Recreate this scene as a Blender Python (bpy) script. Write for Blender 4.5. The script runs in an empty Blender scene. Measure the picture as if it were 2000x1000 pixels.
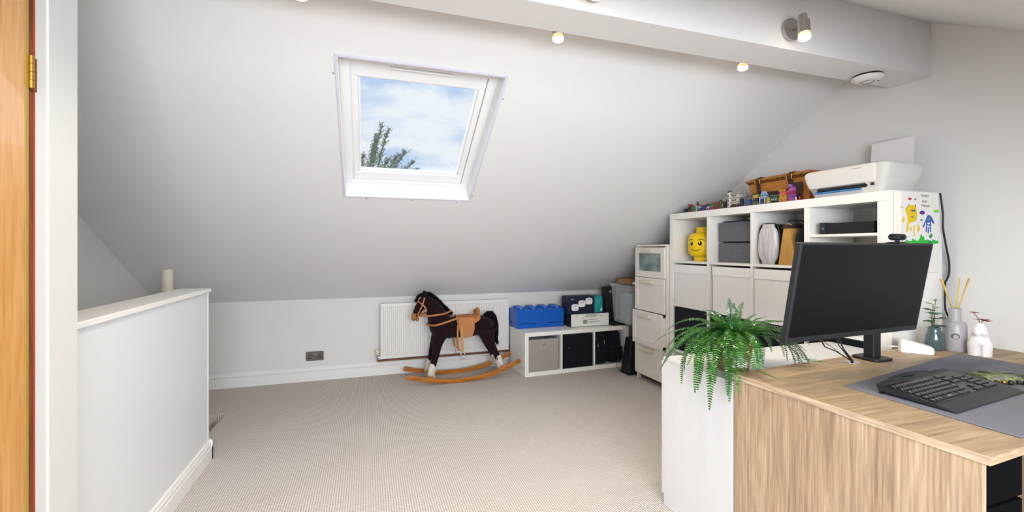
import bpy, bmesh, math, random
from mathutils import Vector, Matrix, Euler
PI = math.pi
SC = bpy.context.scene
COL = SC.collection
random.seed(7)

# ---------------------------------------------------------------- camera
cam_d = bpy.data.cameras.new('camera')
cam = bpy.data.objects.new('camera', cam_d)
COL.objects.link(cam)
cam_d.sensor_width = 36.0
cam_d.lens = 36.0 * 860 / 2000
cam_d.shift_y = -16 / 2000
cam_d.clip_start = 0.03
cam.location = (0, 0, 1.22)
cam.rotation_euler = (PI / 2, 0, -math.radians(18.3))
SC.camera = cam

# ---------------------------------------------------------------- exposure
SC.view_settings.view_transform = 'Standard'
SC.view_settings.look = 'None'
SC.view_settings.gamma = 1.0
SC.view_settings.use_curve_mapping = False
SC.view_settings.exposure = -0.08

# ---------------------------------------------------------------- sky
w = bpy.data.worlds.new('sky'); SC.world = w; w.use_nodes = True
nt = w.node_tree; nt.nodes.clear()
N = nt.nodes.new; Lk = nt.links.new
tc = N('ShaderNodeTexCoord'); mp = N('ShaderNodeMapping'); Lk(tc.outputs['Generated'], mp.inputs['Vector'])
mp.inputs['Scale'].default_value = (1.0, 1.0, 2.2)
mp.inputs['Location'].default_value = (0.35, 0.1, 0.62)
nz = N('ShaderNodeTexNoise'); nz.inputs['Scale'].default_value = 6.5; nz.inputs['Detail'].default_value = 6; nz.inputs['Roughness'].default_value = .52
nz.inputs['Distortion'].default_value = .35
Lk(mp.outputs[0], nz.inputs['Vector'])
cr = N('ShaderNodeValToRGB'); Lk(nz.outputs[0], cr.inputs[0])
cr.color_ramp.elements[0].position = .36; cr.color_ramp.elements[0].color = (.50, .64, .90, 1)
cr.color_ramp.elements[1].position = .53; cr.color_ramp.elements[1].color = (.86, .90, .97, 1)
e = cr.color_ramp.elements.new(.42); e.color = (.66, .76, .93, 1)
bg = N('ShaderNodeBackground'); bg.inputs['Strength'].default_value = 1.15
Lk(cr.outputs[0], bg.inputs['Color'])
wo = N('ShaderNodeOutputWorld'); Lk(bg.outputs[0], wo.inputs[0])

# ---------------------------------------------------------------- fill light from an added dormer window, unseen behind the camera
SLB = math.atan(.606)                       # pitch of the near roof slope
SLA = math.atan(.6256)                      # pitch of the far roof slope
RY, RZ = 1.634, 2.488                       # ridge line
DORMER_FILL_W = 142
ld = bpy.data.lights.new('added_dormer_fill', 'AREA'); ld.shape = 'RECTANGLE'; ld.size = 2.05; ld.size_y = .95
ld.energy = DORMER_FILL_W; ld.color = (.90, .95, 1)
lo = bpy.data.objects.new('added_dormer_fill', ld); COL.objects.link(lo)
lo.location = (.50, -1.20, 1.38); lo.rotation_euler = (PI / 2, 0, -.22)      # added fill lamp in the added dormer, shining along +Y
SPOT_W = 24.0
# overcast sky overhead: a very soft sun that falls through the roof windows
sun_d = bpy.data.lights.new('overcast_sun', 'SUN'); sun_d.energy = 5.5; sun_d.angle = 1.9; sun_d.color = (.93, .96, 1)
sun = bpy.data.objects.new('overcast_sun', sun_d); COL.objects.link(sun); sun.location = (0, 6, 12)
sun.rotation_euler = (math.radians(-28), math.radians(6), 0)

# ---------------------------------------------------------------- materials
def newmat(name):
    m = bpy.data.materials.new(name); m.use_nodes = True
    return m, m.node_tree, m.node_tree.nodes['Principled BSDF']
def hexc(h):
    h = h.lstrip('#'); c = [int(h[i:i+2], 16) / 255 for i in (0, 2, 4)]
    return tuple((x / 12.92 if x <= .04045 else ((x + .055) / 1.055) ** 2.4) for x in c) + (1,)
MC = {}
def mat(name, col, rough=.5, metal=0, var=.06, scale=40, bump=.02, bscale=None, spec=.5, stretch=(1, 1, 1), coat=0, alpha=1, trans=0, sheen=0, emit=0, ior=1.45):
    if name in MC: return MC[name]
    m, nt, p = newmat(name); c = hexc(col) if isinstance(col, str) else col
    tc = nt.nodes.new('ShaderNodeTexCoord'); mp = nt.nodes.new('ShaderNodeMapping')
    mp.inputs['Scale'].default_value = stretch
    nt.links.new(tc.outputs['Object'], mp.inputs['Vector'])
    n1 = nt.nodes.new('ShaderNodeTexNoise'); n1.inputs['Scale'].default_value = scale; n1.inputs['Detail'].default_value = 3
    nt.links.new(mp.outputs[0], n1.inputs['Vector'])
    mx = nt.nodes.new('ShaderNodeMix'); mx.data_type = 'RGBA'
    mx.inputs[6].default_value = tuple(x * (1 - var) for x in c[:3]) + (1,)
    mx.inputs[7].default_value = tuple(min(1, x * (1 + var)) for x in c[:3]) + (1,)
    nt.links.new(n1.outputs[0], mx.inputs[0]); nt.links.new(mx.outputs[2], p.inputs['Base Color'])
    p.inputs['Roughness'].default_value = rough; p.inputs['Metallic'].default_value = metal
    p.inputs['Specular IOR Level'].default_value = spec; p.inputs['Coat Weight'].default_value = coat
    p.inputs['Alpha'].default_value = alpha; p.inputs['Transmission Weight'].default_value = trans; p.inputs['IOR'].default_value = ior
    p.inputs['Sheen Weight'].default_value = sheen
    if emit: p.inputs['Emission Color'].default_value = c; p.inputs['Emission Strength'].default_value = emit
    if bump:
        n2 = nt.nodes.new('ShaderNodeTexNoise'); n2.inputs['Scale'].default_value = bscale or scale * 4; n2.inputs['Detail'].default_value = 2
        nt.links.new(mp.outputs[0], n2.inputs['Vector'])
        b = nt.nodes.new('ShaderNodeBump'); b.inputs['Strength'].default_value = bump * 5; b.inputs['Distance'].default_value = .002
        nt.links.new(n2.outputs[0], b.inputs['Height']); nt.links.new(b.outputs[0], p.inputs['Normal'])
    MC[name] = m
    return m

def carpet_mat():
    m, nt, p = newmat('loop_carpet'); n = nt.nodes.new; l = nt.links.new
    def M(op, a, b=None):
        q = n('ShaderNodeMath'); q.operation = op
        for i, v in enumerate((a, b)):
            if v is None: continue
            if isinstance(v, (int, float)): q.inputs[i].default_value = v
            else: l(v, q.inputs[i])
        return q.outputs[0]
    tc = n('ShaderNodeTexCoord'); nzz = n('ShaderNodeTexNoise'); nzz.inputs['Scale'].default_value = 45
    l(tc.outputs['Object'], nzz.inputs['Vector'])
    va = n('ShaderNodeVectorMath'); va.operation = 'MULTIPLY_ADD'; l(nzz.outputs['Color'], va.inputs[0])
    va.inputs[1].default_value = (.006, .006, 0); l(tc.outputs['Object'], va.inputs[2])
    sx = n('ShaderNodeSeparateXYZ'); l(va.outputs[0], sx.inputs[0])
    u = M('DIVIDE', sx.outputs[0], .0115); v = M('DIVIDE', sx.outputs[1], .0100)
    fu = M('FLOOR', u); off = M('MULTIPLY', fu, .5)
    a = M('ABSOLUTE', M('SINE', M('MULTIPLY', u, PI)))
    b = M('ABSOLUTE', M('SINE', M('MULTIPLY', M('ADD', v, off), PI)))
    h = M('MULTIPLY', M('POWER', a, .55), M('POWER', b, .8))
    n2 = n('ShaderNodeTexNoise'); n2.inputs['Scale'].default_value = 260; l(tc.outputs['Object'], n2.inputs['Vector'])
    n3 = n('ShaderNodeTexNoise'); n3.inputs['Scale'].default_value = 3; l(tc.outputs['Object'], n3.inputs['Vector'])
    cr = n('ShaderNodeValToRGB'); l(h, cr.inputs[0])
    cr.color_ramp.elements[0].position = .1; cr.color_ramp.elements[0].color = hexc('#a2978f')  # shade between the loops painted into the colour
    cr.color_ramp.elements[1].position = .75; cr.color_ramp.elements[1].color = hexc('#e6dfd9')
    mx = n('ShaderNodeMix'); mx.data_type = 'RGBA'; mx.blend_type = 'OVERLAY'; mx.inputs[0].default_value = .35
    l(cr.outputs[0], mx.inputs[6]); l(n2.outputs[0], mx.inputs[7])
    mx2 = n('ShaderNodeMix'); mx2.data_type = 'RGBA'; mx2.blend_type = 'SOFT_LIGHT'; mx2.inputs[0].default_value = .12
    l(mx.outputs[2], mx2.inputs[6]); l(n3.outputs[0], mx2.inputs[7])
    l(mx2.outputs[2], p.inputs['Base Color']); p.inputs['Roughness'].default_value = .95
    p.inputs['Specular IOR Level'].default_value = .1
    bp = n('ShaderNodeBump'); bp.inputs['Strength'].default_value = .8; bp.inputs['Distance'].default_value = .004
    l(h, bp.inputs['Height']); l(bp.outputs[0], p.inputs['Normal'])
    return m

def wood_mat(name, c_dark, c_mid, c_light, axis='X', scale=1.0, rough=.45, coat=0, saw=0.0, fine=.3):
    m, nt, p = newmat(name); n = nt.nodes.new; l = nt.links.new
    tc = n('ShaderNodeTexCoord'); mp = n('ShaderNodeMapping'); l(tc.outputs['Object'], mp.inputs['Vector'])
    s = {'X': (1.2, 14, 14), 'Y': (14, 1.2, 14), 'Z': (14, 14, 1.2)}[axis]
    mp.inputs['Scale'].default_value = tuple(v * scale for v in s)
    n1 = n('ShaderNodeTexNoise'); n1.inputs['Scale'].default_value = 1.1; n1.inputs['Detail'].default_value = 7; n1.inputs['Roughness'].default_value = .62; n1.inputs['Distortion'].default_value = .9
    l(mp.outputs[0], n1.inputs['Vector'])
    mp2 = n('ShaderNodeMapping'); l(tc.outputs['Object'], mp2.inputs['Vector'])
    s2 = {'X': (6, 160, 160), 'Y': (160, 6, 160), 'Z': (160, 160, 6)}[axis]; mp2.inputs['Scale'].default_value = s2
    n2 = n('ShaderNodeTexNoise'); n2.inputs['Scale'].default_value = 1.0; n2.inputs['Detail'].default_value = 4; l(mp2.outputs[0], n2.inputs['Vector'])
    cr = n('ShaderNodeValToRGB'); l(n1.outputs[0], cr.inputs[0])
    e = cr.color_ramp.elements; e[0].position = .32; e[0].color = hexc(c_dark); e[1].position = .66; e[1].color = hexc(c_light)
    q = e.new(.48); q.color = hexc(c_mid)
    mx = n('ShaderNodeMix'); mx.data_type = 'RGBA'; mx.blend_type = 'OVERLAY'; mx.inputs[0].default_value = fine
    l(cr.outputs[0], mx.inputs[6]); l(n2.outputs[0], mx.inputs[7])
    out = mx.outputs[2]
    if saw:
        mp3 = n('ShaderNodeMapping'); l(tc.outputs['Object'], mp3.inputs['Vector'])
        s3 = {'X': (150, 9, 9), 'Z': (9, 9, 150), 'Y': (9, 150, 9)}[axis]; mp3.inputs['Scale'].default_value = s3
        n3 = n('ShaderNodeTexNoise'); n3.inputs['Scale'].default_value = 1.6; n3.inputs['Detail'].default_value = 1; l(mp3.outputs[0], n3.inputs['Vector'])
        n4 = n('ShaderNodeTexNoise'); n4.inputs['Scale'].default_value = 5; l(tc.outputs['Object'], n4.inputs['Vector'])
        c4 = n('ShaderNodeValToRGB'); c4.color_ramp.elements[0].position = .5; c4.color_ramp.elements[1].position = .62; l(n4.outputs[0], c4.inputs[0])
        c3 = n('ShaderNodeValToRGB'); c3.color_ramp.elements[0].position = .55; c3.color_ramp.elements[1].position = .72; l(n3.outputs[0], c3.inputs[0])
        mm = n('ShaderNodeMath'); mm.operation = 'MULTIPLY'; l(c3.outputs[0], mm.inputs[0]); l(c4.outputs[0], mm.inputs[1])
        m5 = n('ShaderNodeMath'); m5.operation = 'MULTIPLY'; l(mm.outputs[0], m5.inputs[0]); m5.inputs[1].default_value = saw
        mz = n('ShaderNodeMix'); mz.data_type = 'RGBA'; l(m5.outputs[0], mz.inputs[0]); l(out, mz.inputs[6]); mz.inputs[7].default_value = hexc('#efdcc6')
        out = mz.outputs[2]
    l(out, p.inputs['Base Color']); p.inputs['Roughness'].default_value = rough; p.inputs['Coat Weight'].default_value = coat
    bp = n('ShaderNodeBump'); bp.inputs['Strength'].default_value = .15; bp.inputs['Distance'].default_value = .002
    l(n2.outputs[0], bp.inputs['Height']); l(bp.outputs[0], p.inputs['Normal'])
    return m

def weave_mat(name, c1, c2, su, sv, rough=.7, bump=.5):
    m, nt, p = newmat(name); n = nt.nodes.new; l = nt.links.new
    tc = n('ShaderNodeTexCoord'); sx = n('ShaderNodeSeparateXYZ'); l(tc.outputs['Object'], sx.inputs[0])
    ad = n('ShaderNodeMath'); ad.operation = 'ADD'; l(sx.outputs[0], ad.inputs[0]); l(sx.outputs[1], ad.inputs[1])
    cb = n('ShaderNodeCombineXYZ'); l(ad.outputs[0], cb.inputs[0]); l(sx.outputs[2], cb.inputs[1])
    br = n('ShaderNodeTexBrick'); l(cb.outputs[0], br.inputs['Vector'])
    br.inputs['Scale'].default_value = 1; br.inputs['Brick Width'].default_value = su; br.inputs['Row Height'].default_value = sv
    br.inputs['Mortar Size'].default_value = sv * .16; br.inputs['Mortar Smooth'].default_value = .6
    br.inputs['Color1'].default_value = hexc(c1); br.inputs['Color2'].default_value = hexc(c2); br.inputs['Mortar'].default_value = tuple(x * .4 for x in hexc(c1)[:3]) + (1,)
    l(br.outputs['Color'], p.inputs['Base Color']); p.inputs['Roughness'].default_value = rough
    inv = n('ShaderNodeMath'); inv.operation = 'SUBTRACT'; inv.inputs[0].default_value = 1; l(br.outputs['Fac'], inv.inputs[1])
    bp = n('ShaderNodeBump'); bp.inputs['Strength'].default_value = bump; bp.inputs['Distance'].default_value = .004
    l(inv.outputs[0], bp.inputs['Height']); l(bp.outputs[0], p.inputs['Normal'])
    return m

def leaf_mat(name, c1, c2, rough=.35):
    m, nt, p = newmat(name); n = nt.nodes.new; l = nt.links.new
    g = n('ShaderNodeNewGeometry'); cr = n('ShaderNodeValToRGB'); l(g.outputs['Random Per Island'], cr.inputs[0])
    cr.color_ramp.elements[0].color = hexc(c1); cr.color_ramp.elements[1].color = hexc(c2)
    l(cr.outputs[0], p.inputs['Base Color']); p.inputs['Roughness'].default_value = rough
    p.inputs['Subsurface Weight'].default_value = 0
    return m

def camo_mat():
    m, nt, p = newmat('camouflage_fabric'); n = nt.nodes.new; l = nt.links.new
    tc = n('ShaderNodeTexCoord'); nz = n('ShaderNodeTexNoise'); nz.inputs['Scale'].default_value = 28; nz.inputs['Detail'].default_value = 1.5; l(tc.outputs['Object'], nz.inputs['Vector'])
    cr = n('ShaderNodeValToRGB'); cr.color_ramp.interpolation = 'CONSTANT'; l(nz.outputs[0], cr.inputs[0])
    e = cr.color_ramp.elements; e[0].color = hexc('#2c2b22'); e[1].position = .42; e[1].color = hexc('#4f5a3a')
    q = e.new(.52); q.color = hexc('#7d8458'); q = e.new(.6); q.color = hexc('#6c6a5e')
    l(cr.outputs[0], p.inputs['Base Color']); p.inputs['Roughness'].default_value = .9
    return m

WALL = mat('white_wall_paint', '#e2e0de', .85, var=.015, scale=6, bump=.03, bscale=180, spec=.25)
CEIL = mat('white_ceiling_paint', '#e4e3e3', .85, var=.012, scale=5, bump=.03, bscale=150, spec=.25)
GLOSSW = mat('white_gloss_paint', '#ebeae8', .35, var=.015, scale=10, bump=.01)
PVC = mat('white_pvc', '#eeeeee', .3, var=.01, bump=0)
CARPET = carpet_mat()
LAM = mat('white_laminate', '#eeedea', .4, var=.015, scale=30, bump=.01)
LAMC = mat('cream_white_laminate', '#eae6df', .4, var=.015, scale=30, bump=.01)
CABW = mat('bright_white_laminate', '#dfe1e4', .35, var=.01, scale=20, bump=.005)
OAK_T = wood_mat('oak_laminate_top', '#8c775e', '#a08869', '#af987a', 'X', 2.0, .5, fine=.55)
OAK_S = wood_mat('oak_laminate_side', '#987f68', '#ab9276', '#bba489', 'Z', 1.9, .6, saw=0, fine=.7)
DOORW = wood_mat('oak_door_veneer', '#bb823e', '#c6904c', '#cf9b58', 'Z', 3, .25, coat=.3, fine=.25)
RAWW = wood_mat('raw_red_brown_timber', '#5e2a10', '#7a3d18', '#8f4a20', 'Z', 2, .7)
ROCKW = wood_mat('varnished_rocker_wood', '#7d4310', '#a9651b', '#bd7a28', 'X', 2, .3, coat=.4)
BLACKP = mat('black_plastic', '#17171a', .45, var=.1, bump=.01)
CHAR = mat('charcoal_plastic', '#232428', .5, var=.06, bump=.02, scale=120)
SCREEN = mat('dark_screen_glass', '#0c0a0c', .5, var=.02, bump=0, spec=.22)
CHROME = mat('chrome', '#c9c9cb', .14, metal=1, var=.02, bump=0)
BRUSH = mat('brushed_nickel', '#b5b3b0', .32, metal=1, var=.03, bump=.01)
BRASS = mat('brass', '#b58a3a', .35, metal=1, var=.06, bump=.02)
COPPER = mat('copper_pipe', '#7e5139', .45, metal=.7, var=.2, bump=.02)
NAVYF = mat('navy_fabric', '#14161f', .95, var=.12, scale=200, bump=.05, spec=.15, sheen=.1)
BLKF = mat('black_fabric', '#121318', .9, var=.15, scale=150, bump=.06, spec=.2, sheen=.1)
GREYF = mat('light_grey_linen', '#a19b96', .95, var=.16, scale=260, bump=.06, spec=.1)
FELT = mat('grey_felt', '#6c6e74', 1, var=.55, scale=110, bump=.12, spec=.05)
WBOXF = mat('white_nonwoven_fabric', '#eae9e9', .9, var=.03, scale=300, bump=.04, spec=.15)
WBOXB = mat('white_fabric_band', '#f0f0ef', .8, var=.02, scale=300, bump=.02)
WHITEP = mat('white_plastic', '#e9e7e4', .35, var=.01, bump=0)
PRNW = mat('pale_grey_white_plastic', '#dedcd7', .4, var=.01, bump=0)
PRNG = mat('textured_light_grey_plastic', '#cfcdca', .6, var=.02, bump=.04, scale=200)
BLUEP = mat('bright_blue_plastic', '#0a59b8', .35, var=.02, bump=0)
BLUET = mat('blue_tray_plastic', '#2f7fc4', .4, var=.02, bump=0)
YEL = mat('yellow_plastic', '#f5cf08', .35, var=.01, bump=0)
TAN = mat('tan_leather', '#b1703a', .5, var=.1, scale=60, bump=.04)
DLEATH = mat('dark_brown_leather', '#3b2523', .5, var=.15, scale=60, bump=.05)
PLUSH = mat('dark_brown_plush', '#24161a', 1, var=.45, scale=45, bump=.2, bscale=300, spec=.05, sheen=.08)
MANE = mat('black_fur', '#0f0d12', .9, var=.3, scale=120, bump=.06, spec=.15)
WFUR = mat('white_fur', '#d8d2c8', .95, var=.12, scale=90, bump=.05, spec=.1)
WICK = weave_mat('honey_wicker', '#cf8a40', '#b57029', .040, .0085)
WICKD = mat('dark_wicker_rim', '#7a4a1e', .6, var=.35, scale=150, bump=.1)
POTW = weave_mat('water_hyacinth_weave', '#a17c4b', '#82602f', .016, .012)
LEAF = leaf_mat('fern_green', '#1a4810', '#3d7c24', .25)
LEAFD = leaf_mat('fern_deep_green', '#0f3610', '#265f20', .22)
STEMG = mat('green_stem', '#3f5a22', .6)
SOIL = mat('dark_soil', '#2a2118', 1, var=.4, scale=80, bump=.1)
BULB = mat('lit_bulb_face', '#fff1d8', .4, bump=0, emit=14)
GLASSR = mat('amber_bulb_rim', '#d8c4a6', .3, bump=0, trans=.3)
PAPER = mat('white_paper', '#e4dfe0', .8, var=.01, bump=0)
INK = mat('black_ink', '#242424', .8, bump=0)
GREYINK = mat('grey_ink', '#8d8b88', .8, bump=0)
CREAMV = mat('cream_plastic', '#dcd3ba', .45, var=.02, bump=0)
RADW = mat('radiator_enamel', '#e8e6e3', .35, var=.01, bump=0)
SOCK = mat('dark_nickel_plate', '#6a655f', .4, metal=.6, var=.05, bump=.01)
DOORFR = mat('door_frame_paint', '#d3d3d2', .4, var=.015, scale=10, bump=.01)
POSTM = mat('cream_painted_post', '#d9d3c2', .5, var=.02, bump=.01)
TRIMP = mat('pale_lilac_plastic_trim', '#d5d2e2', .3, var=.02, bump=0)

# ---------------------------------------------------------------- mesh helpers
class MB:
    def __init__(s): s.b = bmesh.new()
    def _x(s, vs, M):
        if M is not None:
            for v in vs: v.co = M @ v.co
    def box(s, x0, x1, y0, y1, z0, z1, M=None):
        P = [(x, y, z) for z in (z0, z1) for y in (y0, y1) for x in (x0, x1)]
        v = [s.b.verts.new(p) for p in P]
        for f in ((0, 2, 3, 1), (4, 5, 7, 6), (0, 1, 5, 4), (2, 6, 7, 3), (0, 4, 6, 2), (1, 3, 7, 5)): s.b.faces.new([v[i] for i in f])
        s._x(v, M); return s
    def hexa(s, lo, hi, z0, z1, M=None):          # lo, hi: lists of xy corners (same count)
        n = len(lo)
        a = [s.b.verts.new((p[0], p[1], z0)) for p in lo]; b = [s.b.verts.new((p[0], p[1], z1)) for p in hi]
        s.b.faces.new(a[::-1]); s.b.faces.new(b)
        for i in range(n): s.b.faces.new([a[i], a[(i+1) % n], b[(i+1) % n], b[i]])
        s._x(a + b, M); return s
    def prism(s, poly, h0, h1, axis='Z', M=None):
        f = {'Z': lambda u, v, h: (u, v, h), 'Y': lambda u, v, h: (u, h, v), 'X': lambda u, v, h: (h, u, v)}[axis]
        n = len(poly)
        a = [s.b.verts.new(f(u, v, h0)) for u, v in poly]; b = [s.b.verts.new(f(u, v, h1)) for u, v in poly]
        s.b.faces.new(a[::-1]); s.b.faces.new(b)
        for i in range(n): s.b.faces.new([a[i], a[(i+1) % n], b[(i+1) % n], b[i]])
        s._x(a + b, M); return s
    def tube(s, pts, r, n=8, cap=True, flat=1.0):
        pts = [Vector(p) for p in pts]; rr = r if isinstance(r, (list, tuple)) else [r] * len(pts)
        rings = []; ref = None
        for i, p in enumerate(pts):
            t = (pts[min(i+1, len(pts)-1)] - pts[max(i-1, 0)]).normalized()
            if ref is None: ref = t.orthogonal().normalized() if abs(t.z) > .9 else t.cross(Vector((0, 0, 1))).normalized()
            ref = (ref - t * ref.dot(t)).normalized(); bi = t.cross(ref)
            rings.append([s.b.verts.new(p + (ref * math.cos(k * 2 * PI / n) + bi * math.sin(k * 2 * PI / n) * flat) * rr[i]) for k in range(n)])
        for a, b in zip(rings, rings[1:]):
            for k in range(n): s.b.faces.new([a[k], a[(k+1) % n], b[(k+1) % n], b[k]])
        if cap: s.b.faces.new(rings[0][::-1]); s.b.faces.new(rings[-1])
        return s
    @staticmethod
    def curve(pts, k=5):
        P = [Vector(p) for p in pts]
        if len(P) < 3: return P
        out = []
        for i in range(len(P) - 1):
            p0, p1, p2, p3 = P[max(i-1, 0)], P[i], P[i+1], P[min(i+2, len(P)-1)]
            for j in range(k):
                t = j / k; out.append(.5 * (2*p1 + (p2-p0)*t + (2*p0-5*p1+4*p2-p3)*t*t + (3*p1-p0-3*p2+p3)*t**3))
        return out + [P[-1]]
    def strap(s, pts, w, t, nrm):                  # flat band following pts, width along nrm x tangent
        if not isinstance(nrm, list): pts = s.curve(pts)
        pts = [Vector(p) for p in pts]; rg = []
        for i, p in enumerate(pts):
            tg = (pts[min(i+1, len(pts)-1)] - pts[max(i-1, 0)]).normalized()
            nn = Vector(nrm[i] if isinstance(nrm, list) else nrm); nn = (nn - tg * nn.dot(tg)).normalized(); sd = tg.cross(nn)
            rg.append([s.b.verts.new(p + sd * w / 2 * a + nn * t / 2 * b) for a, b in ((-1, -1), (1, -1), (1, 1), (-1, 1))])
        for a, b in zip(rg, rg[1:]):
            for k in range(4): s.b.faces.new([a[k], a[(k+1) % 4], b[(k+1) % 4], b[k]])
        s.b.faces.new(rg[0][::-1]); s.b.faces.new(rg[-1]); return s
    def lathe(s, prof, n=24, c=(0, 0, 0), sx=1, sy=1, M=None):
        rg = []; vs = []
        for r, z in prof:
            if r < 1e-6: v = [s.b.verts.new((c[0], c[1], c[2] + z))]
            else: v = [s.b.verts.new((c[0] + r * sx * math.cos(k * 2 * PI / n), c[1] + r * sy * math.sin(k * 2 * PI / n), c[2] + z)) for k in range(n)]
            rg.append(v); vs += v
        for a, b in zip(rg, rg[1:]):
            for k in range(n):
                if len(a) == 1 and len(b) == 1: continue
                if len(a) == 1: s.b.faces.new([a[0], b[(k+1) % n], b[k]])
                elif len(b) == 1: s.b.faces.new([a[k], a[(k+1) % n], b[0]])
                else: s.b.faces.new([a[k], a[(k+1) % n], b[(k+1) % n], b[k]])
        if len(rg[0]) > 1: s.b.faces.new(rg[0][::-1])
        if len(rg[-1]) > 1: s.b.faces.new(rg[-1])
        s._x(vs, M); return s
    def ball(s, c, rx, ry=None, rz=None, n=12, M=None):
        ry = ry or rx; rz = rz or rx; m = max(6, n // 2 + 2)
        prof = [(math.sin(PI * i / m), -math.cos(PI * i / m)) for i in range(m + 1)]
        T = Matrix.Translation(c) @ Matrix.Diagonal((rx, ry, rz, 1))
        return s.lathe(prof, n, M=(M @ T) if M is not None else T)
    def poly(s, pts, M=None):
        v = [s.b.verts.new(p) for p in pts]; s.b.faces.new(v); s._x(v, M); return s
    def build(s, name, m, parent=None, loc=None, bevel=0, smooth=False, sub=0, seg=2, recalc=True):
        if recalc: bmesh.ops.recalc_face_normals(s.b, faces=s.b.faces)
        me = bpy.data.meshes.new(name); s.b.to_mesh(me); s.b.free()
        o = bpy.data.objects.new(name, me); COL.objects.link(o)
        if m: me.materials.append(m)
        if parent: o.parent = parent
        if loc: o.location = loc
        if bevel:
            bv = o.modifiers.new('bevel', 'BEVEL'); bv.width = bevel; bv.segments = seg; bv.limit_method = 'ANGLE'; bv.angle_limit = math.radians(40)
            bv.harden_normals = False
        if sub:
            sb = o.modifiers.new('sub', 'SUBSURF'); sb.levels = sub; sb.render_levels = sub
        if smooth:
            for p in me.polygons: p.use_smooth = True
            if smooth == 'auto':
                me.set_sharp_from_angle(angle=math.radians(38)) if hasattr(me, 'set_sharp_from_angle') else None
        return o
def tag(o, label=None, cat=None, group=None, kind=None):
    if label: o['label'] = label
    if cat: o['category'] = cat
    if group: o['group'] = group
    if kind: o['kind'] = kind
    return o
def thing(name, label, cat, loc=(0, 0, 0), rz=0, group=None, rot=None):
    o = bpy.data.objects.new(name, None); COL.objects.link(o); o.location = loc
    o.rotation_euler = rot or (0, 0, rz); o.empty_display_size = .05
    return tag(o, label, cat, group)
def struct(name, mb, m, label=None, cat=None, **k):
    o = mb.build(name, m, **k); o['kind'] = 'structure'
    tag(o, label, cat)
    return o
def bxp(name, m, parent, *d, bevel=.0015, **k):
    return MB().box(*d).build(name, m, parent, bevel=bevel, **k)
def text(name, s, size, m, parent, M, ext=.0002, align='LEFT'):
    cu = bpy.data.curves.new(name, 'FONT'); cu.body = s; cu.size = size; cu.extrude = ext; cu.align_x = align
    t = bpy.data.objects.new(name, cu); COL.objects.link(t)
    dg = bpy.context.evaluated_depsgraph_get(); dg.update()
    me = bpy.data.meshes.new_from_object(t.evaluated_get(dg)); bpy.data.objects.remove(t)
    me.transform(M); o = bpy.data.objects.new(name, me); COL.objects.link(o); me.materials.clear(); me.materials.append(m)
    o.parent = parent; return o
def frame(o, ex, ey, ez):
    M = Matrix.Identity(4)
    for i, v in enumerate((ex, ey, ez)):
        for j in range(3): M[j][i] = v[j]
    for j in range(3): M[j][3] = o[j]
    return M
def copy_tree(o, parent=None):
    c = o.copy(); COL.objects.link(c); c.parent = parent
    for ch in [x for x in COL.objects if x.parent == o]: copy_tree(ch, c)
    return c
# ================================================================ SETTING
XL, XR, YB, YN = -1.65, 2.88, 4.42, -1.15
ca, sa = math.cos(SLA), math.sin(SLA); cb, sb_ = math.cos(SLB), math.sin(SLB)
# floor with stair opening beside the half wall
f = MB().box(-.985, XR + .1, YN - .1, YB + .1, -.15, 0).box(XL - .1, -.985, 3.75, YB + .1, -.15, 0)
struct('floor', f, CARPET, 'beige loop pile carpet floor of the attic room', 'floor')
# walls
struct('wall_back', MB().box(XL - .1, XR + .1, YB, YB + .12, -.15, .80), WALL, 'low white knee wall under the sloped ceiling', 'wall')
def gable(x0, x1, zlow):
    pts = [(YN - .1, zlow), (YB + .1, zlow), (YB + .1, .70), (RY, RZ + .05), (YN - .1, RZ + .05 - (RY - YN + .1) * .606)]
    return MB().prism(pts, x0, x1, 'X')
struct('wall_right', gable(XR, XR + .12, -.15), WALL, 'white gable wall behind the desk', 'wall')
struct('wall_left', gable(XL - .12, XL, -2.6), WALL, 'white gable wall of the stairwell', 'wall')
wf = MB().box(XL - .1, XR + .1, YN - .12, YN, -.15, .86).box(-.95, 1.75, YN - .12, YN, .86, .90).box(-.95, 1.75, YN - .12, YN, 1.86, 2.10)
wf.box(-.95, -.6, YN - .12, YN, .90, 1.86).box(1.6, 1.75, YN - .12, YN, .90, 1.86)
struct('wall_front', wf, WALL, 'wall with an added dormer opening, unseen behind the camera', 'wall')  # dormer opening added so the fill lamp can light the room
# far slope: local frame s down the slope, n outward
MA = frame((0, RY, RZ), (1, 0, 0), (0, ca, -sa), (0, sa, ca))
wx0, wx1, ws0, ws1 = -.132, .700, .690, 1.739
c = MB()
T = .17
SE = (YB - RY) / ca + .2
for (a, b, s0, s1) in ((XL - .1, wx0, -.02, SE), (wx1, XR + .1, -.02, SE), (wx0, wx1, -.02, ws0), (wx0, wx1, ws1, SE)):
    c.box(a, b, s0, s1, 0, T, MA)
struct('ceiling', c, CEIL, 'white sloped ceiling with a roof window', 'ceiling')
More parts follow.
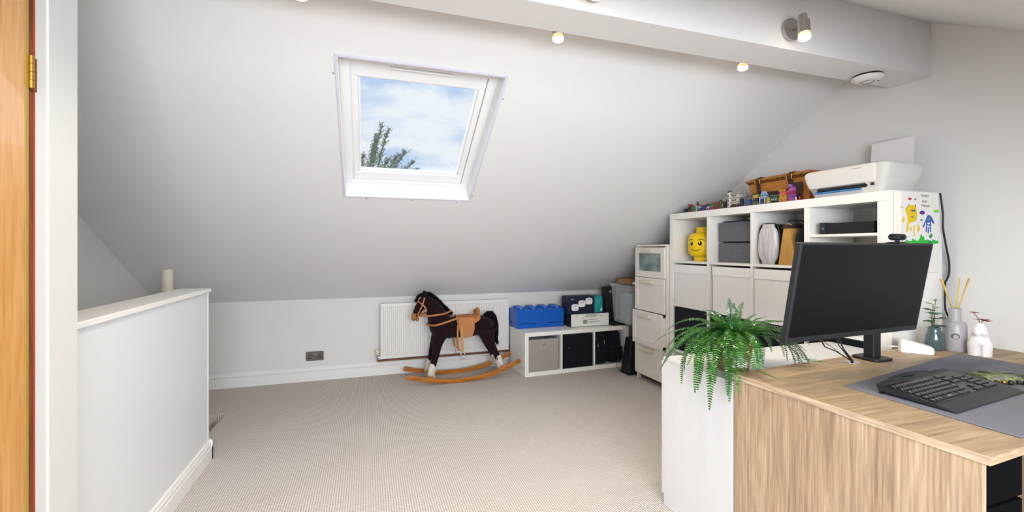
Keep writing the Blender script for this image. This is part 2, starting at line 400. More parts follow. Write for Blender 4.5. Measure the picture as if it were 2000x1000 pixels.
# near slope, cut open for the added dormer
MN = frame((0, RY, RZ), (-1, 0, 0), (0, -cb, -sb_), (0, -sb_, cb))
def sN(y): return (RY - y) / cb
DY = RY - (RZ - 1.96) / .606                # where the flat roof of the added dormer meets the slope
c = MB()
sEnd = sN(YN) + .15; s1_ = sN(DY)
for (a, b, s0, s1) in ((XL - .1, XR + .1, -.02, s1_), (XL - .1, -.80, s1_, sEnd), (1.70, XR + .1, s1_, sEnd)): c.box(-b, -a, s0, s1, 0, T, MN)
struct('ceiling_near', c, CEIL, 'white sloped ceiling above the camera', 'ceiling')
dmr = MB().box(-.95, 1.75, YN - .12, DY + .02, 1.96, 2.10)
for xa in (-.85, 1.70): dmr.prism([(YN, .80), (YN, 1.96), (DY, 1.96)], xa, xa + .05, 'X')
struct('ceiling_added_dormer', dmr, CEIL, 'flat roof and cheeks of the added dormer, unseen behind the camera', 'ceiling')  # added dormer, never in view; its low roof shades the beam face
r = thing('added_window', 'white window of the added dormer, unseen behind the camera', 'window'); r['kind'] = 'structure'  # window added around the fill lamp, out of view
fr = MB().box(-.6, 1.6, YN - .09, YN - .03, .90, .95).box(-.6, 1.6, YN - .09, YN - .03, 1.81, 1.86)
for xa in (-.6, .115, .835, 1.55): fr.box(xa, xa + .05, YN - .09, YN - .03, .95, 1.81)
fr.build('window_frame', PVC, r)
# ridge beam box
struct('trim_1', MB().box(XL, XR, 1.5385, 1.7234, 2.1416, 2.52), CEIL, 'boxed white ridge beam running the length of the ceiling', 'beam')
# baseboards
def skirt(mb, p0, p1, nx, ny, h=.125, t=.018):     # profile swept from p0 to p1, n points into the room
    prof = [(0, 0), (t, 0), (t, h * .64), (t * .9, h * .665), (t * .35, h * .68), (t * .35, h * .705), (t * .8, h * .74), (t * .8, h * .80), (t * .55, h * .88), (t * .5, h * .96), (t * .2, h), (0, h)]
    a = [mb.b.verts.new((p0[0] + nx * u, p0[1] + ny * u, z)) for u, z in prof]
    b = [mb.b.verts.new((p1[0] + nx * u, p1[1] + ny * u, z)) for u, z in prof]
    n = len(prof); mb.b.faces.new(a); mb.b.faces.new(b[::-1])
    for i in range(n): mb.b.faces.new([a[i], b[i], b[(i+1) % n], a[(i+1) % n]])
    return mb
struct('baseboard_back', skirt(MB(), (XL, YB), (XR, YB), 0, -1), GLOSSW, 'white moulded skirting board along the knee wall', 'skirting')
struct('baseboard_right', skirt(MB(), (XR, -1.1), (XR, YB - .02), -1, 0), GLOSSW, 'white skirting board along the gable wall', 'skirting')
# half wall beside the stairs
HX = -.862
hw = struct('wall_stair', MB().box(HX - .138, HX, 1.62, 2.952, 0, .965), CABW, 'white half height wall guarding the stairs', 'half wall')
MB().box(HX - .150, HX + .012, 1.60, 2.962, .965, .988).build('wall_cap', GLOSSW, hw, bevel=.004)
MB().box(HX - .10, HX + .0015, 2.936, 2.9545, .11, .965).build('corner_bead', GLOSSW, hw, bevel=.001)
bb = MB(); skirt(bb, (HX, 1.45), (HX, 2.97), 1, 0, .115); skirt(bb, (HX + .018, 2.952), (HX - .138, 2.952), 0, 1, .115)
struct('baseboard_stair', bb, GLOSSW, 'white moulded skirting board at the foot of the half wall', 'skirting')
# wall holding the door
DX = -.80
dw = MB().box(DX - .15, DX - .004, 1.451, 1.494, 0, 2.52).box(DX - .15, DX, 1.494, 1.619, 0, 2.52)
dw.box(DX - .15, DX, YN, .70, 0, 1.95).box(DX - .15, DX, YN, 1.494, 1.93, 2.35)
struct('wall_door', dw, DOORFR, 'white painted wall and frame around the wooden door', 'wall', bevel=.002)
d = thing('door_1', 'closed light oak door at the left edge', 'door', (DX, 1.43, 0)); d['kind'] = 'structure'
bxp('door_leaf', DOORW, d, -.045, -.001, -.72, -.018, .005, 1.92)
bxp('door_lipping', mat('yellow_green_varnished_edge', '#a08438', .4, var=.1), d, -.044, .0004, -.018, -.0085, .005, 1.92, bevel=.0005)
bxp('door_jamb', RAWW, d, -.06, -.006, -.0085, .0195, 0, 1.93, bevel=.001)
bxp('paint_edge', mat('red_paint_edge', '#9c4026', .6, var=.2, scale=90), d, -.012, -.0030, .0180, .0205, 0, 1.93, bevel=.0004)
for z in (1.62, .18):
    hg = MB()
    for i in range(4): hg.tube([(.003, -.004, z + i * .0205), (.003, -.004, z + i * .0205 + .0195)], .0062, 12)
    h = hg.build('hinge', BRASS, d, smooth='auto')
    bxp('hinge_plate', mat('coppery_hinge_leaf', '#7d4527', .5, metal=.5, var=.2), h, -.004, -.0015, .0005, .024, z - .002, z + .083, bevel=.0003)
struct('wall_stair_inner', MB().box(-.985, -.86, -.9, 3.75, -2.6, -.15).box(XL, -.985, 3.75, 3.87, -2.6, -.15).box(XL, -.985, -.95, -.85, -2.6, 1.2).box(XL,-.985,-.9,3.8,-2.7,-2.6), WALL, 'white walls of the stair opening', 'wall')
st = MB()
for i in range(8): st.box(XL, -.985, 3.75 - .24 * (i + 1), 3.75 - .24 * i, -.19 * (i + 1) - .19, -.19 * (i + 1))
struct('stairs', st, CARPET, 'beige carpeted stairs going down beside the half wall', 'stairs')
np_ = thing('newel_post', 'cream stair post rising behind the white half wall', 'post', (-1.30, 3.62, -.19))
MB().tube([(0, 0, 0), (0, 0, 1.262)], .034, 20).build('post', POSTM, np_, smooth='auto', bevel=.003)
MB().lathe([(.0365, 0), (.0365, .05), (.034, .055)], 20).build('collar', POSTM, np_, smooth='auto')

# ---------------- window_1 : the roof window in view
W = thing('window_1', 'white roof window showing cloudy sky and treetops', 'window'); W['kind'] = 'structure'
def ring(x0, x1, s0, s1, wx, wt, wb, n0, n1):
    m = MB()
    m.box(x0, x1, s0, s0 + wt, n0, n1, MA); m.box(x0, x1, s1 - wb, s1, n0, n1, MA)
    m.box(x0, x0 + wx, s0 + wt, s1 - wb, n0, n1, MA); m.box(x1 - wx, x1, s0 + wt, s1 - wb, n0, n1, MA); return m
ring(wx0, wx1, ws0, ws1, .052, .10, .034, .105, .16).build('window_frame', PVC, W, bevel=.003)
sash = ring(wx0 + .054, wx1 - .054, ws0 + .102, ws1 - .036, .036, .09, .075, .118, .155).build('sash', PVC, W, bevel=.004)
ring(wx0 + .090, wx1 - .090, ws0 + .192, ws1 - .111, .010, .010, .012, .130, .150).build('glazing_bead', PVC, sash, bevel=.002)
GL = bpy.data.materials.new('clear_glass'); GL.use_nodes = True; g_ = GL.node_tree; g_.nodes.clear()
go = g_.nodes.new('ShaderNodeOutputMaterial'); gm_ = g_.nodes.new('ShaderNodeMixShader'); gt = g_.nodes.new('ShaderNodeBsdfTransparent'); gg = g_.nodes.new('ShaderNodeBsdfGlossy')
gg.inputs['Roughness'].default_value = .03; gm_.inputs[0].default_value = .05; gt.inputs[0].default_value = (.97, .985, .98, 1)
g_.links.new(gt.outputs[0], gm_.inputs[1]); g_.links.new(gg.outputs[0], gm_.inputs[2]); g_.links.new(gm_.outputs[0], go.inputs[0])
MB().box(wx0 + .092, wx1 - .092, ws0 + .194, ws1 - .113, .143, .147, MA).build('window_pane', GL, sash)
MB().box(wx0 + .25, wx1 - .25, ws0 + .104, ws0 + .116, .100, .118, MA).build('vent_bar', PVC, sash, bevel=.003)
ring(wx0 - .012, wx1 + .012, ws0 - .012, ws1 + .010, .0125, .0125, .0105, -.007, .0).build('edge_trim', TRIMP, W, bevel=.002)
lining = ring(wx0, wx1, ws0, ws1, .003, .003, .003, -.004, .105).build('lining', PVC, W)
for (x, y) in ((-.152, 2.302), (.722, 2.338), (.0, 3.130), (.298, 3.130), (.618, 3.138), (.716, 3.071)):
    s_ = (y - RY) / ca
    MB().lathe([(.0045, 0), (.0045, .002), (.003, .005), (0, .0055)], 10, M=MA @ Matrix.Translation((x, s_, -.0008)) @ Matrix.Rotation(PI, 4, 'X')).build('fixing_stud', BRUSH, W, smooth=True)
# tree outside
tr = thing('tree', 'green feathery treetop seen through the roof window', 'tree', (.15, 8.6, -5.5))
BARK = mat('grey_bark', '#5a5146', .9, var=.3)
TLEAF = leaf_mat('treetop_leaves', '#5d6b55', '#98a38c', .7)  # sky haze is put into this pale grey green
br = MB(); lf = MB()
rnd = random.Random(3)
br.tube([(0, 0, 0), (.05, 0, 4), (-.05, 0, 7.2)], [.16, .10, .05], 8)
tips = [(-.40, 8.12), (-.22, 8.45), (-.02, 8.60), (.12, 8.98), (.26, 9.00), (.02, 8.75), (.42, 8.46), (.56, 8.50), (.72, 8.36), (-.1, 8.3), (.25, 8.4), (.35, 8.2), (-.32, 8.3), (.9, 8.10), (.5, 8.05), (.1, 8.15), (.62, 8.15), (-.2, 8.1), (1.22, 8.02), (.78, 8.2)]
for (tx, tz) in tips:
    ty = rnd.uniform(-.3, .3); p0 = Vector((tx * .35 - .15, 0, 6.9)); p1 = Vector((tx * .45 - .15, ty * .6, (tz + 6.9) / 2 + .3)); p2 = Vector((tx, ty, tz))
    pts = [p0 * (1 - t) ** 2 + p1 * 2 * t * (1 - t) + p2 * t * t for t in [i / 12 for i in range(13)]]
    br.tube(pts, [.022 * (1 - i / 13) + .002 for i in range(13)], 5)
    for i in range(3, 12):
        for q in range(24):
            az = rnd.uniform(0, 2 * PI); L = rnd.uniform(.06, .26) * (1.2 - i / 14)
            d = Vector((math.cos(az) + .35, math.sin(az) * .8, rnd.uniform(.5, 2.0))).normalized()
            a = pts[i].lerp(pts[i + 1], rnd.random()); b_ = a + d * L
            lf.tube([a, b_], [.0022, .001], 3, cap=False)
            for r_ in range(7):
                t = rnd.uniform(.2, 1); c0 = a.lerp(b_, t); e1 = Vector((rnd.uniform(-1, 1), rnd.uniform(-1, 1), rnd.uniform(-.2, 1))).normalized() * rnd.uniform(.018, .034)
                e2 = e1.cross(Vector((rnd.random(), rnd.random(), rnd.random()))).normalized() * .0060
                lf.poly([c0, c0 + e1 * .5 + e2, c0 + e1, c0 + e1 * .5 - e2])
br.build('trunk', BARK, tr); lf.build('foliage', TLEAF, tr, recalc=False)

# ================================================================ LAMPS ON THE BEAM
def spot(x, side, label, hx=-.030, hz=-.040):
    y = 1.5385 if side < 0 else 1.7234
    r = thing('wall_spotlight', label, 'spotlight', (x, y, 2.228), 0, 'chrome spotlights on the ridge beam')
    s = side
    Mx = Matrix.Rotation(PI / 2 * (1 if s < 0 else -1), 4, 'X')
    MB().lathe([(0, 0), (.050, 0), (.052, .008), (.050, .018), (.042, .022), (0, .022)], 32, M=Mx).build('base_plate', BRUSH, r, smooth='auto')
    MB().tube([(.0, s * .02, -.005), (hx * .8, s * .085, .012 + hz)], .006, 10).build('arm', CHROME, r, smooth='auto')
    hd = MB().lathe([(0, .055), (.016, .055), (.018, .050), (.018, .028), (.025, .024), (.025, -.030), (.022, -.032), (0, -.032)], 28, M=Matrix.Translation((hx, s * .095, .01 + hz)) @ Matrix.Rotation(s * .10, 4, 'X')).build('lamp_head', BRUSH, r, smooth='auto')
    Mb = Matrix.Translation((hx, s * .095, .01 + hz)) @ Matrix.Rotation(s * .10, 4, 'X')
    MB().lathe([(.0235, -.032), (.0245, -.036), (.0245, -.044), (.0235, -.045)], 24, M=Mb).build('bulb_rim', GLASSR, hd, smooth='auto')
    MB().lathe([(.0245, -.045), (.024, -.055), (.018, -.060), (0, -.061)], 24, M=Mb).build('bulb', BULB, hd, smooth='auto')
    ld = bpy.data.lights.new('spot_glow', 'SPOT'); ld.energy = SPOT_W; ld.color = (1, .86, .66); ld.spot_size = 2.3; ld.spot_blend = 1; ld.shadow_soft_size = .024
    lo = bpy.data.objects.new('spot_glow', ld); COL.objects.link(lo); lo.parent = r
    lo.location = (hx, s * .102, -.058 + hz); lo.rotation_euler = (s * .2, 0, 0)
    return r
spot(1.865, -1, 'chrome spotlight nearest the gable wall, on the camera side of the ridge beam')
spot(.835, -1, 'chrome spotlight half cut off by the top edge, camera side of the ridge beam')
spot(-.20, -1, 'chrome spotlight above the top edge, camera side of the ridge beam')
spot(1.905, 1, 'lit spotlight bulb peeping below the far side of the beam, right one', -.02, -.020)
spot(.842, 1, 'lit spotlight bulb peeping below the far side of the beam, above the roof window corner', -.02, -.026)
spot(-.215, 1, 'lit spotlight at the top edge, left end of the far side of the beam', -.02, -.022)
sm = thing('smoke_alarm', 'round white smoke alarm under the end of the ridge beam', 'smoke alarm', (2.545, 1.64, 2.1416))
MB().lathe([(0, 0), (.064, 0), (.064, -.010), (0, -.010)], 36).build('base_ring', BLACKP, sm, smooth='auto')
MB().lathe([(0, -.010), (.070, -.010), (.070, -.018), (.058, -.030), (.03, -.034), (0, -.034)], 36).build('cover', WHITEP, sm, smooth='auto')
MB().lathe([(.030, -.0335), (.030, -.0352), (.0275, -.0352), (.0275, -.0335)], 28).build('button_ring', CHAR, sm)
MB().ball((.040, -.028, -.031), .004).build('indicator', BLACKP, sm)

# ================================================================ BACK WALL FIXTURES
so = thing('power_socket', 'dark nickel double power socket low on the knee wall', 'power socket', (-.45, YB, .225))
bxp('face_plate', SOCK, so, -.075, .075, -.008, 0, -.042, .042, bevel=.002)
for sx in (-1, 1):
    bxp('switch', CHROME, so, sx * .010 - .005, sx * .010 + .005, -.013, -.007, .010, .028)
    g = MB().box(sx * .042 - .005, sx * .042 + .005, -.0088, -.007, .000, .010)
    g.box(sx * .042 - .019, sx * .042 - .004, -.0088, -.007, -.020, -.013).box(sx * .042 + .004, sx * .042 + .019, -.0088, -.007, -.020, -.013)
    g.build('socket_holes', BLACKP, so)
ra = thing('radiator', 'white ribbed panel radiator behind the rocking horse', 'radiator', (.13, 4.33, .17))
RW, RH = 1.263, .52
pn = MB(); nrib = 34; prof = []
x = .022
pw = (RW - .044) / nrib
prof.append((.0, 0)); prof.append((.015, 0))
for i in range(nrib):
    a = .022 + i * pw
    prof += [(a, 0), (a + pw * .12, -.009), (a + pw * .58, -.009), (a + pw * .70, 0)]
prof += [(RW, 0), (RW, .05), (0, .05)]
pn.prism(prof, .03, RH - .03); pn.box(0, RW, -.001, .05, 0, .0299).box(0, RW, -.001, .05, RH - .0299, RH)
pn.build('panel', RADW, ra, bevel=.002, seg=1)
gr = MB()
for i in range(60): gr.box(.02 + i * .0205, .028 + i * .0205, .008, .045, RH + .0002, RH + .003)
gr.build('top_grille', RADW, ra)
bxp('side_cover', RADW, ra, -.004, -.0002, -.002, .05, 0, RH); bxp('side_cover', RADW, ra, RW + .0002, RW + .004, -.002, .05, 0, RH)
v = MB().tube([(-.032, .03, -.02), (-.032, .03, .035)], .009, 10).tube([(-.032, .03, .012), (-.001, .03, .012)], .008, 10).build('valve', CHROME, ra, smooth='auto')
MB().lathe([(.014, 0), (.0175, .006), (.0175, .045), (.013, .052), (0, .054)], 16, c=(-.032, .03, .036)).build('valve_head', CREAMV, v, smooth='auto')
v = MB().tube([(RW + .030, .03, -.02), (RW + .030, .03, .035)], .009, 10).tube([(RW + .001, .03, .012), (RW + .030, .03, .012)], .008, 10).build('valve', CHROME, ra, smooth='auto')
MB().lathe([(.009, 0), (.013, .004), (.012, .022), (0, .024)], 12, c=(RW + .03, .03, .035)).build('valve_cap', mat('yellowed_plastic', '#c9b880', .5), v, smooth='auto')
MB().tube([(-.032, .03, -.021), (.3, .034, -.022), (RW + .03, .03, -.021)], .0085, 10).build('pipe', COPPER, ra, smooth='auto')
MB().tube([(.42, .046, -.008), (RW + .02, .046, .004)], .006, 8).tube([(.05, .046, -.006), (.4, .046, -.010)], .005, 8).build('pipe', COPPER, ra, smooth='auto')
MB().tube([(.62, .03, -.0), (.62, .03, -.02)], .012, 10).build('pipe_clip', CHROME, ra)
# ================================================================ LOW SHELF UNIT
LU = thing('shelf_unit', 'low white three cube shelf unit against the knee wall', 'shelf unit', (1.417, 3.895, 0), math.radians(2.7))
LW, LH, LD = 1.165, .415, .39
bxp('top_panel', LAM, LU, 0, LW, 0, LD, LH - .038, LH); bxp('bottom_panel', LAM, LU, 0, LW, 0, LD, 0, .038)
bxp('side_panel', LAM, LU, 0, .038, 0, LD, .0381, LH - .0381); bxp('side_panel', LAM, LU, LW - .038, LW, 0, LD, .0381, LH - .0381)
for x in (.388, .755): bxp('divider', LAM, LU, x - .009, x + .009, .001, LD, .0381, LH - .0381)
def luw(x, y, z=.0):
    a = math.radians(2.7); return (1.417 + x * math.cos(a) - y * math.sin(a), 3.895 + x * math.sin(a) + y * math.cos(a), z)
gb = thing('storage_box', 'light grey linen box with round eyelet in the left cube of the low unit', 'storage box', luw(.045, .02, .0385), math.radians(2.7))
m = MB().box(0, .315, 0, .006, 0, .305).box(0, .315, .31, .316, 0, .305).box(0, .006, .006, .31, 0, .305).box(.309, .315, .006, .31, 0, .305).box(.006, .309, .006, .31, 0, .006)
m.build('box_body', GREYF, gb, bevel=.003)
MB().lathe([(.007, 0), (.0125, 0), (.0135, .003), (.0125, .005), (.007, .005)], 20, M=Matrix.Translation((.158, 0, .255)) @ Matrix.Rotation(PI / 2, 4, 'X')).build('eyelet', CHROME, gb, smooth=True)
MB().lathe([(0, .0005), (.007, .0005), (.007, .002), (0, .002)], 16, M=Matrix.Translation((.158, 0, .255)) @ Matrix.Rotation(PI / 2, 4, 'X')).build('eyelet_hole', BLACKP, gb)
nb = thing('storage_box', 'black fabric box filling the middle cube of the low unit', 'storage box', luw(.403, .004, .0385), math.radians(2.7))
bxp('box_body', NAVYF, nb, 0, .336, .002, .32, 0, .326, bevel=.006)
MB().lathe([(.008, 0), (.012, 0), (.012, .004), (.008, .004)], 16, M=Matrix.Translation((.07, .002, .20)) @ Matrix.Rotation(PI / 2, 4, 'X')).build('eyelet', CHAR, nb)
def bag(name, label, loc, rz, wd, dp, ht, top=.75):
    r = thing(name, label, 'bag', loc, rz)
    lo = [(-wd / 2, 0), (wd / 2, 0), (wd / 2, dp), (-wd / 2, dp)]; hi = [(-wd / 2 * top, .02), (wd / 2 * top, .02), (wd / 2 * top, dp - .01), (-wd / 2 * top, dp - .01)]
    MB().hexa(lo, hi, 0, ht).build('bag_body', BLKF, r, bevel=.042, seg=5, smooth=True)
    return r
b1 = bag('shoulder_bag', 'black camera bag with metal buckles in the right cube of the low unit', luw(.848, .012, .0385), math.radians(2.7), .160, .25, .315, .7)
for (x, z) in ((-.045, .185), (.03, .215)):
    MB().tube([(x, .004, z - .015), (x, -.003, z), (x, .006, z + .03)], .0046, 8).build('buckle', CHROME, b1, smooth=True)
for pts in ([(-.05, .018, .28), (-.04, .004, .2), (-.045, -.001, .12), (-.05, .0, .05)], [(.035, .018, .28), (.034, .004, .2), (.034, -.001, .1), (.03, .0, .05)]):
    MB().strap(pts, .020, .003, (0, -1, 0)).build('strap', BLACKP, b1)
MB().box(-.058, .058, -.012, .012, .03, .15).build('front_pocket', BLKF, b1, bevel=.009, seg=3)
MB().tube([(-.04, .1, .312), (-.035, .09, .325), (.035, .09, .325), (.04, .1, .312)], .006, 8).build('handle', BLACKP, b1, smooth=True)
b2 = bag('backpack', 'rounded black backpack beside the camera bag in the low unit', luw(1.025, .016, .0385), math.radians(2.7), .175, .24, .325, .8)
MB().box(-.065, .065, -.014, .01, .03, .17).build('front_pocket', BLKF, b2, bevel=.01, seg=3)
# blue brick box
bb_ = thing('storage_brick', 'bright blue toy brick shaped storage box with eight studs', 'storage box', (1.412, 4.115, .4155), math.radians(1.5))
BW, BD_, BH = .52, .235, .185
bxp('lower_body', BLUEP, bb_, .004, BW - .004, .004, BD_ - .004, 0, .045, bevel=.004)
up = bxp('lid_body', BLUEP, bb_, 0, BW, 0, BD_, .047, BH, bevel=.006)
bxp('front_tab', BLUEP, up, .20, .32, -.005, -.0002, .040, .075, bevel=.004)
for i in range(4):
    for j in range(2):
        MB().lathe([(.0, 0), (.041, 0), (.041, .020), (.039, .0235), (0, .0235)], 28, c=(.066 + i * .1325, .062 + j * .112, BH)).build('stud', BLUEP, bb_, smooth='auto')
# white cardboard box + navy box
wb = thing('cardboard_box', 'flat white printed box under the navy router box', 'box', (1.960, 4.03, .4155), 0)
bxp('box_body', mat('dark_box_side', '#1c1c20', .6), wb, 0, .435, .003, .20, 0, .134)
bxp('front_label', mat('white_print_card', '#e6e4de', .6), wb, .003, .432, 0, .0028, .004, .130, bevel=.0005)
tx = MB()
rn = random.Random(5)
for (x0, x1, z) in ((.055, .08, .112), (.16, .30, .117), (.16, .29, .106), (.16, .29, .100), (.16, .27, .094), (.20, .29, .066), (.20, .34, .052), (.20, .33, .046), (.20, .31, .040), (.33, .36, .105)):
    x = x0
    while x < x1:
        wv = rn.uniform(.004, .011); tx.box(x, min(x + wv, x1), -.0006, -.0001, z, z + (.0045 if z > .1 or z == .066 else .0022)); x += wv + .003
tx.box(.125, .153, -.0006, -.0001, .086, .089); tx.build('printed_text', INK, wb)
bc = MB()
x = .135
while x < .185:
    wv = rn.choice((.0012, .002, .003)); bc.box(x, x + wv, -.0006, -.0001, .030, .070); x += wv + rn.choice((.0015, .0025))
bc.build('barcode', INK, wb)
nv = thing('router_box', 'navy and teal box picturing three white rounded routers', 'box', (1.935, 4.045, .551), 0)
bxp('box_body', mat('navy_card', '#141a33', .5), nv, 0, .300, 0, .155, 0, .172)
bxp('teal_end', mat('teal_card', '#1a8f8f', .5), nv, .3002, .392, .0, .155, 0, .172)
tb = MB(); tb.box(.035, .062, -.0006, -.0001, .138, .149); tb.build('logo', mat('pale_blue_print', '#7d88b8', .6), nv)
tb = MB()
for i in range(5): tb.box(.315, .37 - i * .006, -.0006, -.0001, .13 - i * .014, .133 - i * .014)
tb.build('printed_text', mat('pale_teal_print', '#5fc0bd', .6), nv)
MB().box(.368, .388, -.0007, -.0001, .018, .044).build('label_patch', mat('pale_label', '#cfe0e0', .6), nv)
for (x, z) in ((.078, .062), (.155, .098), (.235, .122)):
    q = MB(); n = 24
    pts = [(x + .040 * math.copysign(abs(math.cos(a)) ** .55, math.cos(a)), z + .034 * math.copysign(abs(math.sin(a)) ** .6, math.sin(a))) for a in [2 * PI * i / n for i in range(n)]]
    q.prism([(u, v) for u, v in pts], -.0009, -.0001, 'Y'); o_ = q.build('printed_router', mat('white_print', '#e8e8ea', .6), nv)
    q = MB(); pts = [(x + .003 + .026 * math.cos(a), z + .014 + .009 * math.sin(a)) for a in [2 * PI * i / 20 for i in range(20)]]
    q.prism(pts, -.0014, -.0010, 'Y').build('printed_shade', mat('grey_print', '#c9c9cf', .6), o_)
ty = thing('laptop_case', 'flat black case lying at the right end of the low unit', 'case', (2.405, 3.985, .4155), math.radians(2.7))
bxp('case_body', BLACKP, ty, 0, .165, 0, .27, 0, .038, bevel=.008)
bk = thing('black_box', 'tall black box with a small white cross leaning behind the router box', 'box', (2.402, 4.10, .455), rot=(math.radians(3), math.radians(-4), 0))
bxp('box_body', mat('black_card', '#111216', .6), bk, 0, .125, 0, .06, .02, .345)
bxp('box_sleeve', mat('black_card2', '#17181d', .45), bk, -.006, .133, -.003, .063, .22, .350)
MB().box(.058, .061, -.0045, -.0032, .285, .317).box(.046, .073, -.0045, -.0032, .2995, .3025).build('cross_mark', WHITEP, bk)
bxp('box_foot', mat('black_card', '#111216', .6), bk, .03, .10, .0, .05, .0, .019)
# translucent crate with things on it
CLR = mat('frosted_clear_plastic', '#dfe3e4', .3, var=.02, bump=0, alpha=.2)
bs = thing('equipment_case', 'black case standing in the corner under the clear crate', 'case', (2.63, 3.66, 0))
bxp('case_body', BLACKP, bs, 0, .22, 0, .22, 0, .452, bevel=.01); bxp('handle', CHAR, bs, -.012, -.0005, .06, .16, .3, .32, bevel=.003)
cr_ = thing('plastic_crate', 'tall translucent plastic crate in the corner behind the drawers', 'crate', (2.452, 3.745, .455))
lo = [(0.02, 0.02), (.36, 0.02), (.36, .31), (0.02, .31)]; hi = [(0, 0), (.38, 0), (.38, .335), (0, .335)]
c = MB()
def wallq(a, b, c_, d_, t):
    pass
c.hexa(lo, hi, 0, .375)
cb_ = c.build('crate_body', CLR, cr_)
sl = cb_.modifiers.new('solid', 'SOLIDIFY'); sl.thickness = .003
c = MB()
c.box(-.012, .392, -.012, 0.0, .372, .392).box(-.012, .392, .335, .347, .372, .392).box(-.012, 0, 0, .335, .372, .392).box(.38, .392, 0, .335, .372, .392)
c.build('crate_rim', CLR, cr_, bevel=.003)
for (x0, x1, y0, y1, h, col) in ((.06, .18, .05, .27, .30, '#9fb0b8'), (.20, .33, .05, .2, .33, '#c9ccd0'), (.20, .33, .21, .28, .22, '#5f6d78')):
    t_ = thing('folder', {'#9fb0b8': 'pale blue grey bundle inside the clear crate', '#c9ccd0': 'white bundle inside the clear crate', '#5f6d78': 'slate bundle at the back of the clear crate'}[col], 'folder', (2.452, 3.745, .4585))
    bxp('folder_body', mat('bundle_' + col[1:], col, .8), t_, x0, x1, y0, y1, .001, h, bevel=.01)
bx = thing('cardboard_box', 'brown cardboard box lying on top of the clear crate', 'box', (2.50, 3.85, .8475))
bxp('box_body', mat('brown_card', '#9a7450', .9), bx, 0, .16, 0, .2, 0, .05); bxp('box_lid', mat('brown_card_lid', '#8a6440', .9), bx, -.003, .163, -.003, .203, .0502, .06)
bx = thing('packet', 'white packet lying beside the brown box on the clear crate', 'packet', (2.545, 3.738, .8475))
bxp('packet_body', WHITEP, bx, 0, .25, 0, .10, 0, .03, bevel=.006)
sp = thing('speaker', 'black tapered speaker standing on the carpet between low unit and drawers', 'speaker', (2.375, 3.64, 0))
MB().hexa([(0, 0), (.22, 0), (.22, .14), (0, .14)], [(.05, .02), (.20, .02), (.20, .13), (.05, .13)], .012, .345).build('cabinet', BLACKP, sp, bevel=.006)
bxp('base', CHAR, sp, -.004, .224, -.004, .144, 0, .0118, bevel=.003)
MB().box(.14, .17, .001, .006, .105, .113).build('badge', BRUSH, sp)
MB().tube([(-.0, .10, .05), (-.045, .11, .02), (-.05, .13, .06), (-.02, .15, .16), (.03, .15, .19)], .003, 6).build('cable', BLACKP, sp, smooth=True)

# ================================================================ DRAWER TOWER
TX, TY0, TY1 = 2.43, 3.145, 3.585
dt = thing('chest_of_drawers', 'narrow tall white chest of four drawers with frosted glass top drawer', 'chest of drawers', (TX, TY1, 0), -PI / 2)
TWd = TY1 - TY0
